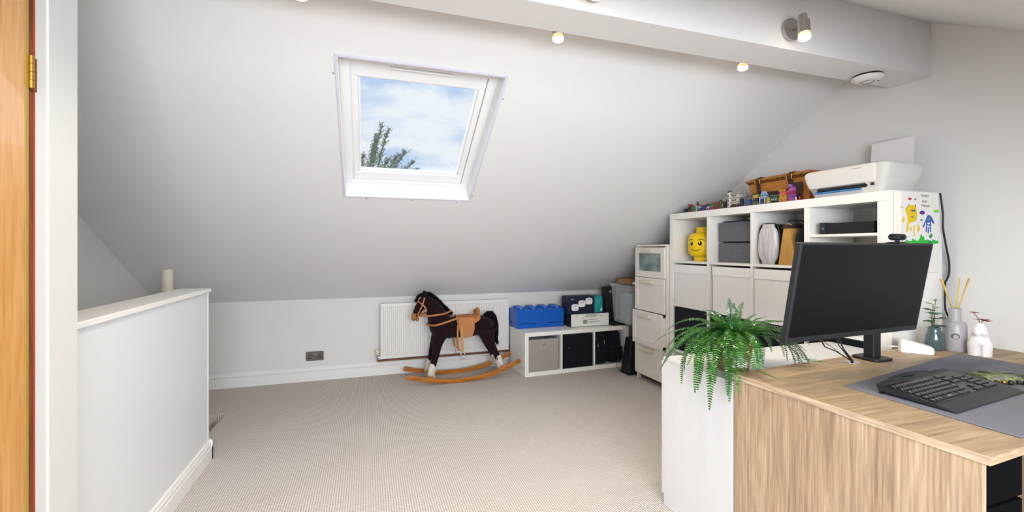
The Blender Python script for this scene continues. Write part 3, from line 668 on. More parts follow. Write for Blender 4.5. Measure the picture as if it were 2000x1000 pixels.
# local: x runs towards the camera side (world -Y), y runs into the wall (world +X)
bxp('top_panel', LAMC, dt, -.006, TWd + .003, -.004, .41, 1.232, 1.248, bevel=.002)
bxp('side_panel', LAMC, dt, 0, .017, .0, .41, .045, 1.2318); bxp('side_panel', LAMC, dt, TWd - .017, TWd, 0, .41, .045, 1.2318)
bxp('back_panel', LAMC, dt, .0175, TWd - .0175, .40, .408, .045, 1.23)
bxp('plinth', LAMC, dt, .0175, TWd - .0175, .012, .028, .045, .075)
for x in (.0, TWd - .03):
    for y in (.0, .38): bxp('leg', LAMC, dt, x, x + .03, y + .001, y + .03, 0, .0448, bevel=.002)
def drawer(z0, z1, out, glass=False):
    r = bxp('drawer_box', LAMC, dt, .022, TWd - .022, .005 - out, .36 - out, z0 + .02, z1 - .03)
    fw = .045 if not glass else .05; x0, x1 = .004, TWd - .012; F = -.020 - out; B = -.003 - out
    m = MB()
    zt = z1 - (.055 if glass else .060); zb = z0 + (.055 if glass else .052)
    m.box(x0, x1, F, B, z0, zb).box(x0, x1, F, B, zt, z1).box(x0, x0 + fw, F, B, zb, zt).box(x1 - fw, x1, F, B, zb, zt)
    fr = m.build('drawer_front', LAMC, r)
    if not glass: bxp('front_panel', LAMC, r, x0 + fw, x1 - fw, F + .006, B, zb, zt, bevel=0)
    else:
        fg, nt, p = newmat('frosted_grey_glass'); p.inputs['Base Color'].default_value = hexc('#7f9096'); p.inputs['Roughness'].default_value = .35
        nz = nt.nodes.new('ShaderNodeTexNoise'); nz.inputs['Scale'].default_value = 9; tcc = nt.nodes.new('ShaderNodeTexCoord'); nt.links.new(tcc.outputs['Object'], nz.inputs[0])
        c_ = nt.nodes.new('ShaderNodeValToRGB'); nt.links.new(nz.outputs[0], c_.inputs[0]); c_.color_ramp.elements[0].color = hexc('#71858b'); c_.color_ramp.elements[0].position = .4
        c_.color_ramp.elements[1].color = hexc('#a9bcbd'); c_.color_ramp.elements[1].position = .65; nt.links.new(c_.outputs[0], p.inputs['Base Color'])
        p.inputs['Transmission Weight'].default_value = .2
        bxp('glass_pane', fg, r, x0 + fw, x1 - fw, F + .006, F + .010, zb, zt, bevel=0)
        for (xx, col) in ((.14, '#c9d6d6'), (.25, '#dfe6e4')): MB().ball((xx, F + .06, (z0 + z1) / 2 - .02), .055, .03, .05).build('contents', mat('pale_contents_' + col[1:], col, .8), r, smooth=True)
        bxp('contents_label', mat('yellow_packet', '#d0b056', .8), r, .33, .345, F + .03, F + .04, z0 + .09, z0 + .15)
    cx = (x0 + x1) / 2 - .02
    MB().prism([(cx - .085, F - .001), (cx + .085, F - .001), (cx + .082, F - .026), (cx - .082, F - .026)], z1 - .032 - .012, z1 - .02 - .004, 'Z').box(cx - .084, cx + .084, F - .027, F - .020, z1 - .05, z1 - .024).build('handle', mat('cream_plastic_handle', '#ddd6c3', .4), r, bevel=.003)
drawer(.955, 1.224, 0, True); drawer(.650, .951, .004); drawer(.345, .645, .030); drawer(.060, .338, .004)

# ================================================================ TALL CUBE SHELF UNIT
KX, KD = 2.448, .385
KY0, KY1 = 1.466, 3.133
ku = thing('cube_shelf_unit', 'large white four by four cube shelf unit against the gable wall', 'shelf unit', (KX, KY1, 0), -PI / 2)
def ky(y): return KY1 - y          # world Y -> local x
KWd = KY1 - KY0
rows = [(0, .05), (.355, .375), (.735, .753), (1.095, 1.112), (1.455, 1.505)]
bxp('top_panel', LAM, ku, 0, KWd, 0, KD, 1.455, 1.505); bxp('bottom_panel', LAM, ku, 0, KWd, 0, KD, 0, .05)
bxp('side_panel', LAM, ku, 0, .044, 0, KD, .0501, 1.4549); bxp('side_panel', LAM, ku, KWd - .054, KWd, 0, KD, .0501, 1.4549)
for y in (2.696, 2.297, 1.914): bxp('divider', LAM, ku, ky(y) - .0095, ky(y) + .0095, .001, KD, .0501, 1.4549, bevel=.001)
for (z0, z1) in rows[1:4]: bxp('shelf', LAM, ku, .0441, KWd - .0541, .0015, KD, z0, z1, bevel=.001)
cells = {'D': (2.7058, 3.0885), 'C': (2.3068, 2.6862), 'B': (1.9238, 2.2872), 'A': (1.5205, 1.9042)}
ins = thing('shelf_insert', 'white insert with one shelf in the cube nearest the desk', 'shelf insert', (KX + .002, 1.9036, 1.1122), -PI / 2)
iw = 1.9036 - 1.5208; ih = 1.4548 - 1.1124
bxp('side', LAM, ins, 0, .012, 0, .33, 0, ih); bxp('side', LAM, ins, iw - .012, iw, 0, .33, 0, ih)
bxp('bottom', LAM, ins, .0121, iw - .0121, 0, .33, 0, .012); bxp('shelf', LAM, ins, .0121, iw - .0121, 0, .33, .170, .184)
# yellow head
hd = thing('head_storage_box', 'yellow smiling toy head storage box in the top left cube', 'storage box', (2.60, 2.90, 1.1122), math.radians(-163.7))
R_ = .122
MB().lathe([(0, 0), (.078, 0), (.078, .038), (0, .038)], 40).build('neck', YEL, hd, smooth='auto', bevel=.002)
MB().lathe([(0, .0382), (.080, .0382), (.100, .045), (.115, .060), (R_, .085), (R_, .178), (.115, .203), (.098, .220), (.075, .228), (0, .228)], 48).build('head_shell', YEL, hd, smooth='auto')
MB().lathe([(0, .2282), (.060, .2282), (.060, .270), (.057, .2745), (0, .2745)], 40).build('top_stud', YEL, hd, smooth='auto')
def curved(poly_fn, name, m, parent, off):
    mb_ = MB(); pts = [(math.cos(a) * (R_ + off), math.sin(a) * (R_ + off), z) for a, z in poly_fn]
    mb_.poly(pts); return mb_.build(name, m, parent)
EYE = mat('black_eye_print', '#1a1208', .4, bump=0)
face = bpy.data.objects.new('face', None)
for sg in (-1, 1):
    e_ = curved([(sg * .30 + .12 * math.cos(t) , .142 + .0165 * math.sin(t)) for t in [2 * PI * i / 20 for i in range(20)]], 'eye', EYE, hd, .0006)
    curved([(sg * .30 - .03 + .038 * math.cos(t), .148 + .005 * math.sin(t)) for t in [2 * PI * i / 12 for i in range(12)]], 'eye_glint', WHITEP, e_, .0012)
    MB().tube([((R_ + .0005) * math.cos(sg * (.14 + .46 * i / 8)), (R_ + .0005) * math.sin(sg * (.14 + .46 * i / 8)), .168 + .010 * math.sin(PI * min(1, i / 8 * 1.0)) - .004 * i / 8) for i in range(9)], [.0006] + [.0022] * 7 + [.0006], 6).build('eyebrow', EYE, hd, smooth=True)
MB().tube([((R_ + .0004) * math.cos(a), (R_ + .0004) * math.sin(a), .098 - .013 * math.cos(a / .36 * PI / 2)) for a in [-.36 + .72 * i / 12 for i in range(13)]], [.0008] + [.0022] * 11 + [.0008], 6).build('mouth', EYE, hd, smooth=True)
bpy.data.objects.remove(face)
# grey felt boxes
for i, (z, h) in enumerate(((1.1122, .142), (1.2645, .142))):
    r = thing('felt_box', ['grey felt box, lower of the two stacked in the second cube', 'grey felt box, upper of the two stacked in the second cube'][i], 'storage box', (2.515, 2.650, z), -PI / 2, 'grey felt boxes in the second cube')
    W_, D_ = .335, .30
    MB().box(0, W_, 0, .006, 0, h).box(0, W_, D_ - .006, D_, 0, h).box(0, .006, .006, D_ - .006, 0, h).box(W_ - .006, W_, .006, D_ - .006, 0, h).box(.006, W_ - .006, .006, D_ - .006, 0, .006).build('box_body', FELT, r, bevel=.003)
    bxp('contents', BLACKP, r, .02, W_ - .02, .02, D_ - .02, .0065, h + .0098, bevel=.004)
# clear bag, expanding file, black bag in third cube
def puff(name, m, parent, w0, w1, d, h, seed=1, nz=14, wr=.004):
    mb_ = MB(); rr = random.Random(seed); rg = []; n = 32
    for i in range(nz + 1):
        t = i / nz; k = max(.60, (1 - abs(2 * t - 1) ** 3.2) ** .5); w_ = w0 + (w1 - w0) * t
        rg.append([mb_.b.verts.new((w_ / 2 * k * math.copysign(abs(math.cos(a)) ** .6, math.cos(a)) , d / 2 + d / 2 * k * math.copysign(abs(math.sin(a)) ** .6, math.sin(a)) + rr.uniform(-wr, wr), h * t)) for a in [2 * PI * q / n for q in range(n)]])
    for a, b in zip(rg, rg[1:]):
        for q in range(n): mb_.b.faces.new([a[q], a[(q+1) % n], b[(q+1) % n], b[q]])
    mb_.b.faces.new(rg[0][::-1]); mb_.b.faces.new(rg[-1]); return mb_.build(name, m, parent, smooth=True)
cbg = thing('bedding_bag', 'clear plastic bag of white bedding with black piping in the third cube', 'bag', (2.460, 2.196, 1.1122), -PI / 2)
m_, nt, p = newmat('crinkled_white_bag'); MC['crinkled_white_bag'] = m_
tcc = nt.nodes.new('ShaderNodeTexCoord'); mpp = nt.nodes.new('ShaderNodeMapping'); mpp.inputs['Scale'].default_value = (60, 10, 6); nt.links.new(tcc.outputs['Object'], mpp.inputs[0])
nzz = nt.nodes.new('ShaderNodeTexNoise'); nzz.inputs['Scale'].default_value = 1; nzz.inputs['Detail'].default_value = 5; nt.links.new(mpp.outputs[0], nzz.inputs[0])
crr = nt.nodes.new('ShaderNodeValToRGB'); nt.links.new(nzz.outputs[0], crr.inputs[0]); crr.color_ramp.elements[0].position = .3; crr.color_ramp.elements[0].color = hexc('#a9a6ab'); crr.color_ramp.elements[1].position = .62; crr.color_ramp.elements[1].color = hexc('#d2cfd1')
nt.links.new(crr.outputs[0], p.inputs['Base Color']); p.inputs['Roughness'].default_value = .25
bpn = nt.nodes.new('ShaderNodeBump'); bpn.inputs['Distance'].default_value = .006; bpn.inputs['Strength'].default_value = .6; nt.links.new(nzz.outputs[0], bpn.inputs['Height']); nt.links.new(bpn.outputs[0], p.inputs['Normal'])
puff('clear_body', m_, cbg, .150, .132, .05, .262, 2, wr=.0015)
mb_ = MB(); n = 40; outl = []
for q in range(n):
    a = 2 * PI * q / n; outl.append((.079 * math.copysign(abs(math.cos(a)) ** .5, math.cos(a)) * (1 - .04 * math.sin(a)), .030, .136 + .130 * math.copysign(abs(math.sin(a)) ** .55, math.sin(a))))
mb_.tube(outl + outl[:1], .0045, 6, cap=False).build('piping', BLACKP, cbg, smooth=True)
mb_ = MB(); mb_.prism([(p_[0] * .96, p_[2] * .985 + .001) for p_ in outl], .0505, .30, 'Y').build('black_side', BLKF, cbg, bevel=.006)
ef = thing('expanding_file', 'tan accordion file fanned open at the bottom in the third cube', 'file', (2.470, 2.060, 1.1122), -PI / 2)
mb_ = MB(); npl = 13
for i in range(npl):
    u = (i - (npl - 1) / 2) / (npl - 1); sh = .012 * u
    x0 = u * .118 + .012; x1 = u * .034
    mb_.hexa([(x0 - .0036, 0), (x0 + .0036, 0), (x0 + .0036, .24), (x0 - .0036, .24)], [(x1 - .0015, .003), (x1 + .0015, .003), (x1 + .0015, .24), (x1 - .0015, .24)], .0005, .228)
mb_.build('pleats', mat('tan_card', '#c2934e', .8, var=.18, scale=60), ef)
MB().hexa([(-.021, -.002), (.021, -.002), (.021, .24), (-.021, .24)], [(-.019, 0), (.019, 0), (.019, .24), (-.019, .24)], .2285, .248).build('closing_band', mat('brown_band', '#3c2c22', .7), ef)
MB().tube([(-.018, .03, .249), (-.01, .01, .254), (.012, .01, .256), (.018, .03, .249)], .003, 6).build('elastic', mat('pinkish_tie', '#b59a88', .7), ef, smooth=True)
sb2 = thing('shoulder_bag', 'black fabric bag with a loop handle at the right of the third cube', 'bag', (2.452, 1.968, 1.1122), -PI / 2)
puff('bag_body', BLKF, sb2, .040, .086, .30, .252, 5, wr=.002)
MB().strap([(.02, .06, .249), (.0, .05, .268), (-.03, .05, .276), (-.075, .05, .276), (-.10, .05, .272)], .02, .004, (0, 0, 1)).build('handle', BLKF, sb2, smooth=True)
# device on insert shelf
dv = thing('media_box', 'black set top box on the insert shelf above the monitor', 'electronics', (2.475, 1.850, 1.2975), -PI / 2)
bxp('body', BLACKP, dv, .035, .285, .004, .22, .002, .062, bevel=.003)
bxp('front_block', CHAR, dv, 0, .0348, 0, .22, .0, .066, bevel=.003)
bxp('base', BLACKP, dv, .05, .285, -.004, .2, 0, .012, bevel=.002)
MB().box(.012, .024, -.0008, -.0001, .034, .037).box(.014, .024, -.0008, -.0001, .026, .029).build('indicator_marks', mat('pale_blue_marks', '#8fa6c0', .5), dv)
MB().tube([(.19, .3, .15), (.20, .29, .08), (.205, .28, .04), (.21, .235, .03), (.21, .222, .03)], .004, 8).build('cable', BLACKP, dv, smooth=True)
MB().tube([(.286, .02, .03), (.305, .03, .02), (.316, .05, .012), (.316, .1, .006)], .003, 6).build('cable', BLACKP, dv, smooth=True)
# white fabric boxes in row two, navy boxes below
nmW = {'D': 'white fabric box under the yellow head', 'C': 'white fabric box under the grey felt boxes', 'B': 'white fabric box under the bedding bag, left of the monitor', 'A': 'white fabric box behind the monitor'}
nmN = {'D': 'navy fabric box in the third row, left column beside the drawers', 'C': 'navy fabric box in the third row, mostly behind the fern', 'B': 'navy fabric box in the third row, behind the monitor left part', 'A': 'navy fabric box in the third row, nearest the desk'}
nmQ = {'D': 'navy fabric box in the bottom row beside the drawers', 'C': 'navy fabric box in the bottom row second from the drawers', 'B': 'navy fabric box in the bottom row third from the drawers', 'A': 'navy fabric box in the bottom row nearest the desk'}
for kx, (y0, y1) in cells.items():
    g = y1 - y0; off = .030 if kx == 'C' else .004
    r = thing('storage_box', nmW[kx], 'storage box', (KX + .006, y1 - off, .7532), -PI / 2, 'white fabric boxes in the second row')
    ww = g - off - .004
    bxp('box_body', WBOXF, r, 0, ww, .004, .34, 0, .327, bevel=.004)
    bxp('front_band', WBOXB, r, .0005, ww - .0005, .0, .0038, .262, .3268, bevel=.001)
    if kx == 'D': MB().ball((-.0 + .002, -.001, .02), .004).build('snap', BRUSH, r)
    r = thing('storage_box', nmN[kx], 'storage box', (KX + .008, y1 - .004, .3752), -PI / 2, 'navy fabric boxes in the third row')
    bxp('box_body', NAVYF, r, 0, g - .008, .0, .34, 0, .352, bevel=.006)
    MB().lathe([(.008, 0), (.012, 0), (.012, .003), (.008, .003)], 16, M=Matrix.Translation((g / 2, 0, .27)) @ Matrix.Rotation(PI / 2, 4, 'X')).build('eyelet', BRUSH, r)

# ================================================================ WHITE CABINET
wc = thing('low_cabinet', 'glossy white low cabinet behind the desk carrying the fern', 'cabinet', (1.344, 1.348, 0))
CW, CD, CH = 1.084, .415, .702
bxp('side_panel', CABW, wc, 0, .018, 0, CD, 0, CH - .0185, bevel=.001); bxp('side_panel', CABW, wc, CW - .018, CW, 0, CD, 0, CH - .0185)
bxp('top_panel', CABW, wc, -.0008, CW, -.0008, CD + .0008, CH - .018, CH, bevel=.001)
bxp('back_panel', CABW, wc, .0185, CW - .0185, .0, .012, .05, CH - .019)
bxp('shelf', CABW, wc, .0185, CW - .0185, .013, CD - .02, .34, .358)
for i in range(2): 
    dr = bxp('door', CABW, wc, .002 + i * CW / 2, CW / 2 - .002 + i * CW / 2, CD - .018 + .020, CD + .019, .05, CH - .02, bevel=.001)
    bxp('handle', BRUSH, dr, CW / 2 - .03 if i == 0 else CW / 2 + .02, CW / 2 - .02 if i == 0 else CW / 2 + .03, CD + .0192, CD + .035, .4, .52, bevel=.002)

# ================================================================ DESK
H_ = .737
dk = thing('desk', 'light oak laminate desk in the right foreground', 'desk', (1.342, 1.345, 0))
A = (0, 0); B = (.025, -.728); Cc = (1.533, -.645); D_ = (1.533, .115)
MB().prism([A, B, Cc, D_], H_ - .021, H_).build('desktop', OAK_T, dk, bevel=.0012)
MB().prism([(-.0006, .0), (.0244, -.728), (.0249, -.728), (-.0001, .0)], H_ - .021, H_ - .0003).build('edge_band', wood_mat('oak_edge_band', '#a08a72', '#bda78c', '#cdb9a0', 'Y', 2.5, .5, fine=.7), dk)
MB().prism([(.003, -.002), (.0275, -.712), (.0455, -.711), (.021, -.001)], 0, H_ - .0214).build('side_panel', OAK_S, dk, bevel=.001)
MB().prism([(1.505, .10), (1.505, -.63), (1.523, -.629), (1.523, .10)], 0, H_ - .0214).build('side_panel', OAK_S, dk, bevel=.001)
MB().prism([(.032, -.035), (.032, -.053), (1.500, -.053), (1.500, -.035)], .15, H_ - .0214).build('modesty_panel', OAK_S, dk, bevel=.001)
MB().tube([(.602, -.035, H_), (.602, -.035, H_ + .003)], .030, 28).build('cable_grommet', CHROME, dk, smooth='auto', bevel=.001)
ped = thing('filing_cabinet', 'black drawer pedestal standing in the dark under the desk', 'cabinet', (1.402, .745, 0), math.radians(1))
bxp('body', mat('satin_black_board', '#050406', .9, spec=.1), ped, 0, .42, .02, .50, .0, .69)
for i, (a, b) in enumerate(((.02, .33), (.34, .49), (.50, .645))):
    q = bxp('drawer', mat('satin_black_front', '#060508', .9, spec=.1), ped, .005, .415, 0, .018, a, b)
# desk mat
dm = thing('desk_mat', 'large grey felt desk mat under the keyboard', 'desk mat', (1.577, 1.090, H_ + .0002))
MB().prism([(0, 0), (-.004, -.436), (.99, -.33), (.982, .175)], 0, .0035).build('mat_sheet', mat('grey_felt_mat', '#77777f', .95, var=.10, scale=220, bump=.05, spec=.1), dm, bevel=.001)
MB().prism([(.0005, .0005), (-.0045, -.4365), (.9905, -.3305), (.9825, .1755)], 0, .0009).build('mat_edge', mat('dark_stitch', '#26221f', .9), dm)
# ================================================================ ON TOP OF THE CUBE SHELF
TOPZ = 1.5052
def rrect(x0, x1, y0, y1, r, n=5):
    pts = []
    for cx, cy, a0 in ((x1 - r, y1 - r, 0), (x0 + r, y1 - r, 90), (x0 + r, y0 + r, 180), (x1 - r, y0 + r, 270)):
        for i in range(n + 1):
            a = math.radians(a0 + 90 * i / n); pts.append((cx + r * math.cos(a), cy + r * math.sin(a)))
    return pts
def loft(layers, name, m, parent, **k):
    mb_ = MB(); rg = []
    for pts, z in layers: rg.append([mb_.b.verts.new((p[0], p[1], z)) for p in pts])
    n = len(rg[0])
    for a, b in zip(rg, rg[1:]):
        for q in range(n): mb_.b.faces.new([a[q], a[(q+1) % n], b[(q+1) % n], b[q]])
    mb_.b.faces.new(rg[0][::-1]); mb_.b.faces.new(rg[-1]); return mb_.build(name, m, parent, **k)
pr = thing('printer', 'off white inkjet printer with blue paper tray on the cube shelf', 'printer', (2.443, 1.925, TOPZ), -PI / 2)
PZ = [(0, .042), (.02, .036), (.05, .022), (.09, .008), (.12, .001), (.135, .0), (.146, .006), (.150, .018)]
loft([(rrect(.0 + i, .445 - i, .0 + i * .5, .29 - i * .5, .03), z) for z, i in PZ], 'body', PRNG, pr, smooth='auto')
loft([(rrect(-.002 + i, .405 - i * .3, -.004 + i * .5, .16, .028), z) for z, i in [(.056, .021), (.062, .018)] + PZ[3:-1] + [(.1515, .020)]], 'front_cover', PRNW, pr, smooth='auto')
bxp('lid_seam', mat('seam_grey', '#8d8c8a', .6), pr, .01, .395, .1605, .1625, .1495, .1512, bevel=0)
sl_ = MB().prism([(.07, .030), (.335, .030), (.345, .040), (.330, .054), (.085, .054)], .010, .05, 'Y').build('output_slot', BLACKP, pr, bevel=.002)
bxp('slot_lip', mat('slot_grey', '#6d6f74', .5), sl_, .085, .33, .006, .012, .047, .052, bevel=.001)
MB().prism([(.07, -.004), (.315, -.004), (.31, .06), (.075, .06)], .020, .028).build('paper_tray', BLUET, pr, bevel=.003)
MB().lathe([(0, 0), (.018, 0), (.016, .03), (0, .03)], 16, M=Matrix.Translation((.068, .032, .038)) @ Matrix.Rotation(PI / 2, 4, 'X')).build('slot_end', BRUSH, pr, smooth='auto')
bxp('badge', mat('dark_red_badge', '#4a2a2c', .5), pr, .358, .376, .010, .02, .036, .050, bevel=.001)
tx = MB(); x = .275
for wv in (.006, .004, .007, .005, .005, .006, .004): tx.box(x, x + wv, -.0045, -.0038, .130, .1335); x += wv + .0015
tx.build('model_marks', GREYINK, pr)
pp = thing('paper_sheet', 'blank white sheet of paper standing up behind the printer', 'paper', (2.752, 1.775, TOPZ), rot=(0, math.radians(4), 0))
MB().strap([(0, 0, .0), (.001, 0, .16), (.003, 0, .27), (.006, 0, .315)], .21, .0006, (1, 0, 0)).build('sheet', PAPER, pp)
pp.location = (2.752, 1.66, TOPZ)
# wicker basket
bk_ = thing('wicker_basket', 'honey coloured wicker picnic hamper with dark leather straps', 'basket', (2.575, 2.430, TOPZ), -PI / 2)
BWd, BDp, BHt = .445, .195, .160
MB().hexa([(.010, .008), (BWd - .010, .008), (BWd - .010, BDp - .008), (.010, BDp - .008)], [(-.004, -.004), (BWd + .004, -.004), (BWd + .004, BDp + .004), (-.004, BDp + .004)], 0, BHt).build('basket_body', WICK, bk_, bevel=.006)
ld_ = MB().hexa([(-.014, -.014), (BWd + .014, -.014), (BWd + .014, BDp + .012), (-.014, BDp + .012)], [(.0, .0), (BWd, .0), (BWd, BDp), (.0, BDp)], BHt + .016, BHt + .036).build('lid', WICK, bk_, bevel=.008)
for z, e in ((BHt + .004, .006), (BHt + .016, .016)):
    pts = [(-e, -e, z), (BWd + e, -e, z), (BWd + e, BDp + e, z), (-e, BDp + e, z), (-e, -e, z)]
    mb_ = MB()
    for a, b in zip(pts, pts[1:]):
        a, b = Vector(a), Vector(b)
        for ph in (0, PI):
            pl = [a.lerp(b, t / 40) + Vector((0, 0, 1)) * math.sin(t * .9 + ph) * .004 + (b - a).normalized().cross(Vector((0, 0, 1))) * math.cos(t * .9 + ph) * .004 for t in range(41)]
            mb_.tube(pl, .0042, 6)
    mb_.build('braided_rim', mat('honey_wicker_braid', '#a0662a', .6, var=.3, scale=120, bump=.1) if z > BHt + .01 else WICKD, bk_, smooth=True)
for x in (.085, .325):
    s_ = MB().strap([(x, BDp * .5, BHt + .038), (x, .0, BHt + .039), (x, -.020, BHt + .026), (x, -.022, BHt + .004), (x, -.012, BHt - .02), (x, -.006, .075)], .028, .004, [(0, 0, 1), (0, -.2, 1), (0, -1, .6), (0, -1, 0), (0, -1, 0), (0, -1, 0)]).build('strap', DLEATH, bk_)
    MB().tube([(x - .018, -.026, BHt + .022), (x + .018, -.026, BHt + .022), (x + .018, -.024, BHt - .006), (x - .018, -.024, BHt - .006), (x - .018, -.026, BHt + .022)], .0022, 6).build('buckle', BRASS, s_)
    for zz in (.085, .11): MB().ball((x - .008, -.011, zz), .0035).build('rivet', CHROME, s_)
MB().box(.03, .40, -.0095, -.004, .060, .092).box(.03, .40, -.0068, -.0015, .022, .05).build('leather_band', DLEATH, bk_, bevel=.002)
MB().box(.34, .405, -.0115, -.0098, .01, .125).build('luggage_tag', DLEATH, bk_, bevel=.002)

# miniature toy buildings along the front edge
C_ = lambda n, h: mat('toy_' + n, tuple(x * .62 + .02 for x in hexc(h)[:3]) + (1,), .35, var=.03, bump=0)
TP, TBk, TBr, TCr, TGr, TDG, TNv, TMg, TYe, TWh, TOr, TBl, TLb, TRd, TOl, TGy, TDk = [C_(*q) for q in (('purple', '#4a2f8c'), ('black', '#1c1b22'), ('brown', '#8a4a25'), ('cream', '#d9c79a'), ('green', '#4f8a4a'), ('dark_green', '#2d5a44'), ('navy', '#26305f'), ('magenta', '#c22a6a'), ('yellow', '#d8b52a'), ('white', '#e4dfd2'), ('orange', '#ee8a1e'), ('blue', '#3c66b8'), ('light_blue', '#9fc0e8'), ('red', '#c0202c'), ('olive', '#6e7440'), ('grey', '#77797e'), ('dark_brown', '#3a2420'))]
vr = random.Random(11)
def toy(label, yc, wd, parts, xo=2.462, depth=.045, nm='toy_building'):
    r = thing(nm, label, 'toy building', (xo, yc + wd / 2, TOPZ), -PI / 2, 'miniature toy brick buildings')
    bxp('base_plate', TBk, r, 0, wd, 0, depth, 0, .003, bevel=.0005)
    for (n_, m, x0, x1, y0, y1, z0, z1) in parts:
        o_ = bxp(n_, m, r, x0 * wd, x1 * wd, y0 * depth, y1 * depth, z0, z1, bevel=.0006)
    return r
def stack(cols, wd, h, n=3):          # small stepped storeys in given colours
    out = []; z = .0032; m0 = None
    for i in range(n):
        hh = h / n; ins_ = .04 + .07 * i * vr.random()
        out.append(('storey', cols[i % len(cols)], ins_, 1 - ins_, .08 + .04 * i, .92, z, z + hh * .8)); z += hh * .8
        out.append(('ledge', cols[(i + 1) % len(cols)], ins_ * .4, 1 - ins_ * .4, .02, .96, z, z + hh * .16)); z += hh * .16 + .0001
    for i in range(4):
        for j in range(max(1, n - 1)):
            out.append(('window_block', cols[(i + j + 1) % len(cols)], .16 + i * .19, .26 + i * .19, -.015, .06, .008 + j * h / n, .008 + j * h / n + h / n * .42))
    return out
toy('tiny purple and black toy shop at the far end of the row', 2.965, .030, stack([TP, TBk, TP], .03, .030, 2))
t = toy('tall brown brick toy tower second from the far end of the row', 2.920, .026, stack([TBr, TDk], .026, .062, 3))
t = toy('green toy house with a flat brown roof beside the brown tower', 2.878, .040, stack([TOl, TGr, TBr], .04, .044, 2))
t = toy('cream toy turret with a pointed black cone roof', 2.842, .026, [('shaft', TCr, .2, .8, .2, .8, .0032, .052)])
MB().lathe([(.0, .0525), (.0125, .0525), (.004, .078), (0, .084)], 12, c=(.013, .022, 0)).build('cone_roof', TBk, t)
toy('blue and violet toy shop with a small lilac gable', 2.806, .036, stack([TP, TLb, TNv], .036, .046, 2))
t = toy('violet toy arcade with a yellow arch on the roof', 2.762, .044, stack([TNv, TP, TMg], .044, .042, 2))
MB().tube([(.008, .02, .042), (.012, .02, .056), (.022, .02, .062), (.032, .02, .056), (.036, .02, .042)], .004, 8).build('arch', TYe, t)
toy('dark purple toy building with white window blocks', 2.715, .040, stack([TNv, TWh, TP], .04, .048, 3))
t = toy('green toy kiosk with a magenta base', 2.674, .036, stack([TMg, TGr, TOl], .036, .042, 2))
MB().ball((.018, .02, .050), .012).build('dome', TGr, t, smooth=True)
t = toy('red brown toy lodge with a rounded roof', 2.634, .038, stack([TMg, TBr, TRd], .038, .046, 2))
MB().tube([(.004, .02, .048), (.034, .02, .048)], .011, 10).build('round_roof', TBr, t)
t = toy('dark green toy stall under a black parasol', 2.594, .036, stack([TOl, TDG], .036, .042, 2))
MB().tube([(.018, .02, .04), (.018, .02, .060)], .0015, 6).lathe([(0, .068), (.006, .066), (.020, .058), (0, .059)], 12, c=(.018, .02, 0)).build('parasol', TBk, t)
t = toy('navy toy house with a bright yellow door', 2.556, .036, stack([TNv, TDk, TDG], .036, .050, 2))
bxp('door', TYe, t, .006, .015, -.0022, -.0003, .012, .036)
MB().lathe([(0, .050), (.006, .050), (0, .074)], 8, c=(.03, .02, 0)).build('spire', TBk, t)
# white tower
t = thing('toy_building', 'tallest white toy tower with round corner turret and rooftop windmill', 'toy building', (2.458, 2.530, TOPZ), -PI / 2, 'miniature toy brick buildings')
bxp('base_plate', TBk, t, -.004, .125, 0, .075, 0, .003)
m = MB().lathe([(.0, .0032), (.017, .0032), (.017, .104), (.019, .106), (.019, .110), (0, .110)], 16, c=(.018, .020, 0)); m.build('turret', TWh, t, smooth='auto')
m = MB()
for zz in (.034, .066): m.lathe([(.0172, zz), (.0195, zz), (.0195, zz + .004), (.0172, zz + .004)], 16, c=(.018, .02, 0))
m.build('turret_ring', TGy, t)
m = MB()
for zz in (.012, .043, .075):
    for a in (-2.6, -1.9, -1.2): m.box(-.002, .002, -.0012, .0008, zz, zz + .017, Matrix.Translation((.018 + .0172 * math.cos(a), .02 + .0172 * math.sin(a), 0)) @ Matrix.Rotation(a + PI / 2, 4, 'Z'))
m.build('window_slit', TBk, t)
MB().lathe([(0, .1102), (.018, .1102), (.014, .119), (.006, .125), (0, .126)], 16, c=(.018, .02, 0)).build('dome_roof', TDG, t, smooth=True)
MB().tube([(.018, .02, .126), (.018, .02, .143)], .003, 8).build('mast', C_('salmon', '#d89a80'), t)
m = MB()
for a in (0.15, 1.5, 2.9, 4.3): m.box(.003, .032, -.0035, .0035, -.0006, .0006, Matrix.Translation((.018, .02, .137)) @ Matrix.Rotation(a, 4, 'Z') @ Matrix.Rotation(.3, 4, 'X'))
m.build('windmill_blade', TWh, t)
bxp('wing', TWh, t, .036, .096, .012, .06, .0032, .100)
for zz in (.034, .066, .094): bxp('floor_ledge', TGy, t, .034, .1, .008, .064, zz, zz + .0035)
bxp('rear_pillar', TWh, t, .0985, .104, .02, .05, .0032, .085)
m = MB()
for zz in (.046, .078):
    for xx in (.052, .074): m.tube([(xx + .004, .0085, zz + .006), (xx + .004, .0118, zz + .006)], .0055, 12)
m.build('round_window', TBk, t)
m = MB()
for i in range(9): m.box(.04 + i * .009, .046 + i * .009, .0 , .010, .0032, .010 + (i * 37 % 5) * .004)
m.build('street_figures', TDk, t)
t = toy('dark arched toy gateway right of the white tower', 2.398, .024, stack([TNv, TBk], .024, .055, 2))
MB().tube([(.002, .012, .055), (.006, .012, .066), (.018, .012, .066), (.022, .012, .055)], .003, 8).build('arch', TGy, t)
t = toy('blue grey toy building topped by a grey animal statue', 2.352, .056, stack([TGy, TBl, TGy], .056, .066, 3), depth=.055)
MB().ball((.024, .02, .080), .012, .008, .012).ball((.013, .02, .093), .006).tube([(.01, .02, .094), (.008, .02, .102)], .0015, 5).build('statue', TGy, t, smooth=True)
toy('olive green toy building with yellow lamp blocks', 2.288, .052, stack([TOl, TNv, TYe, TDG], .052, .074, 3))
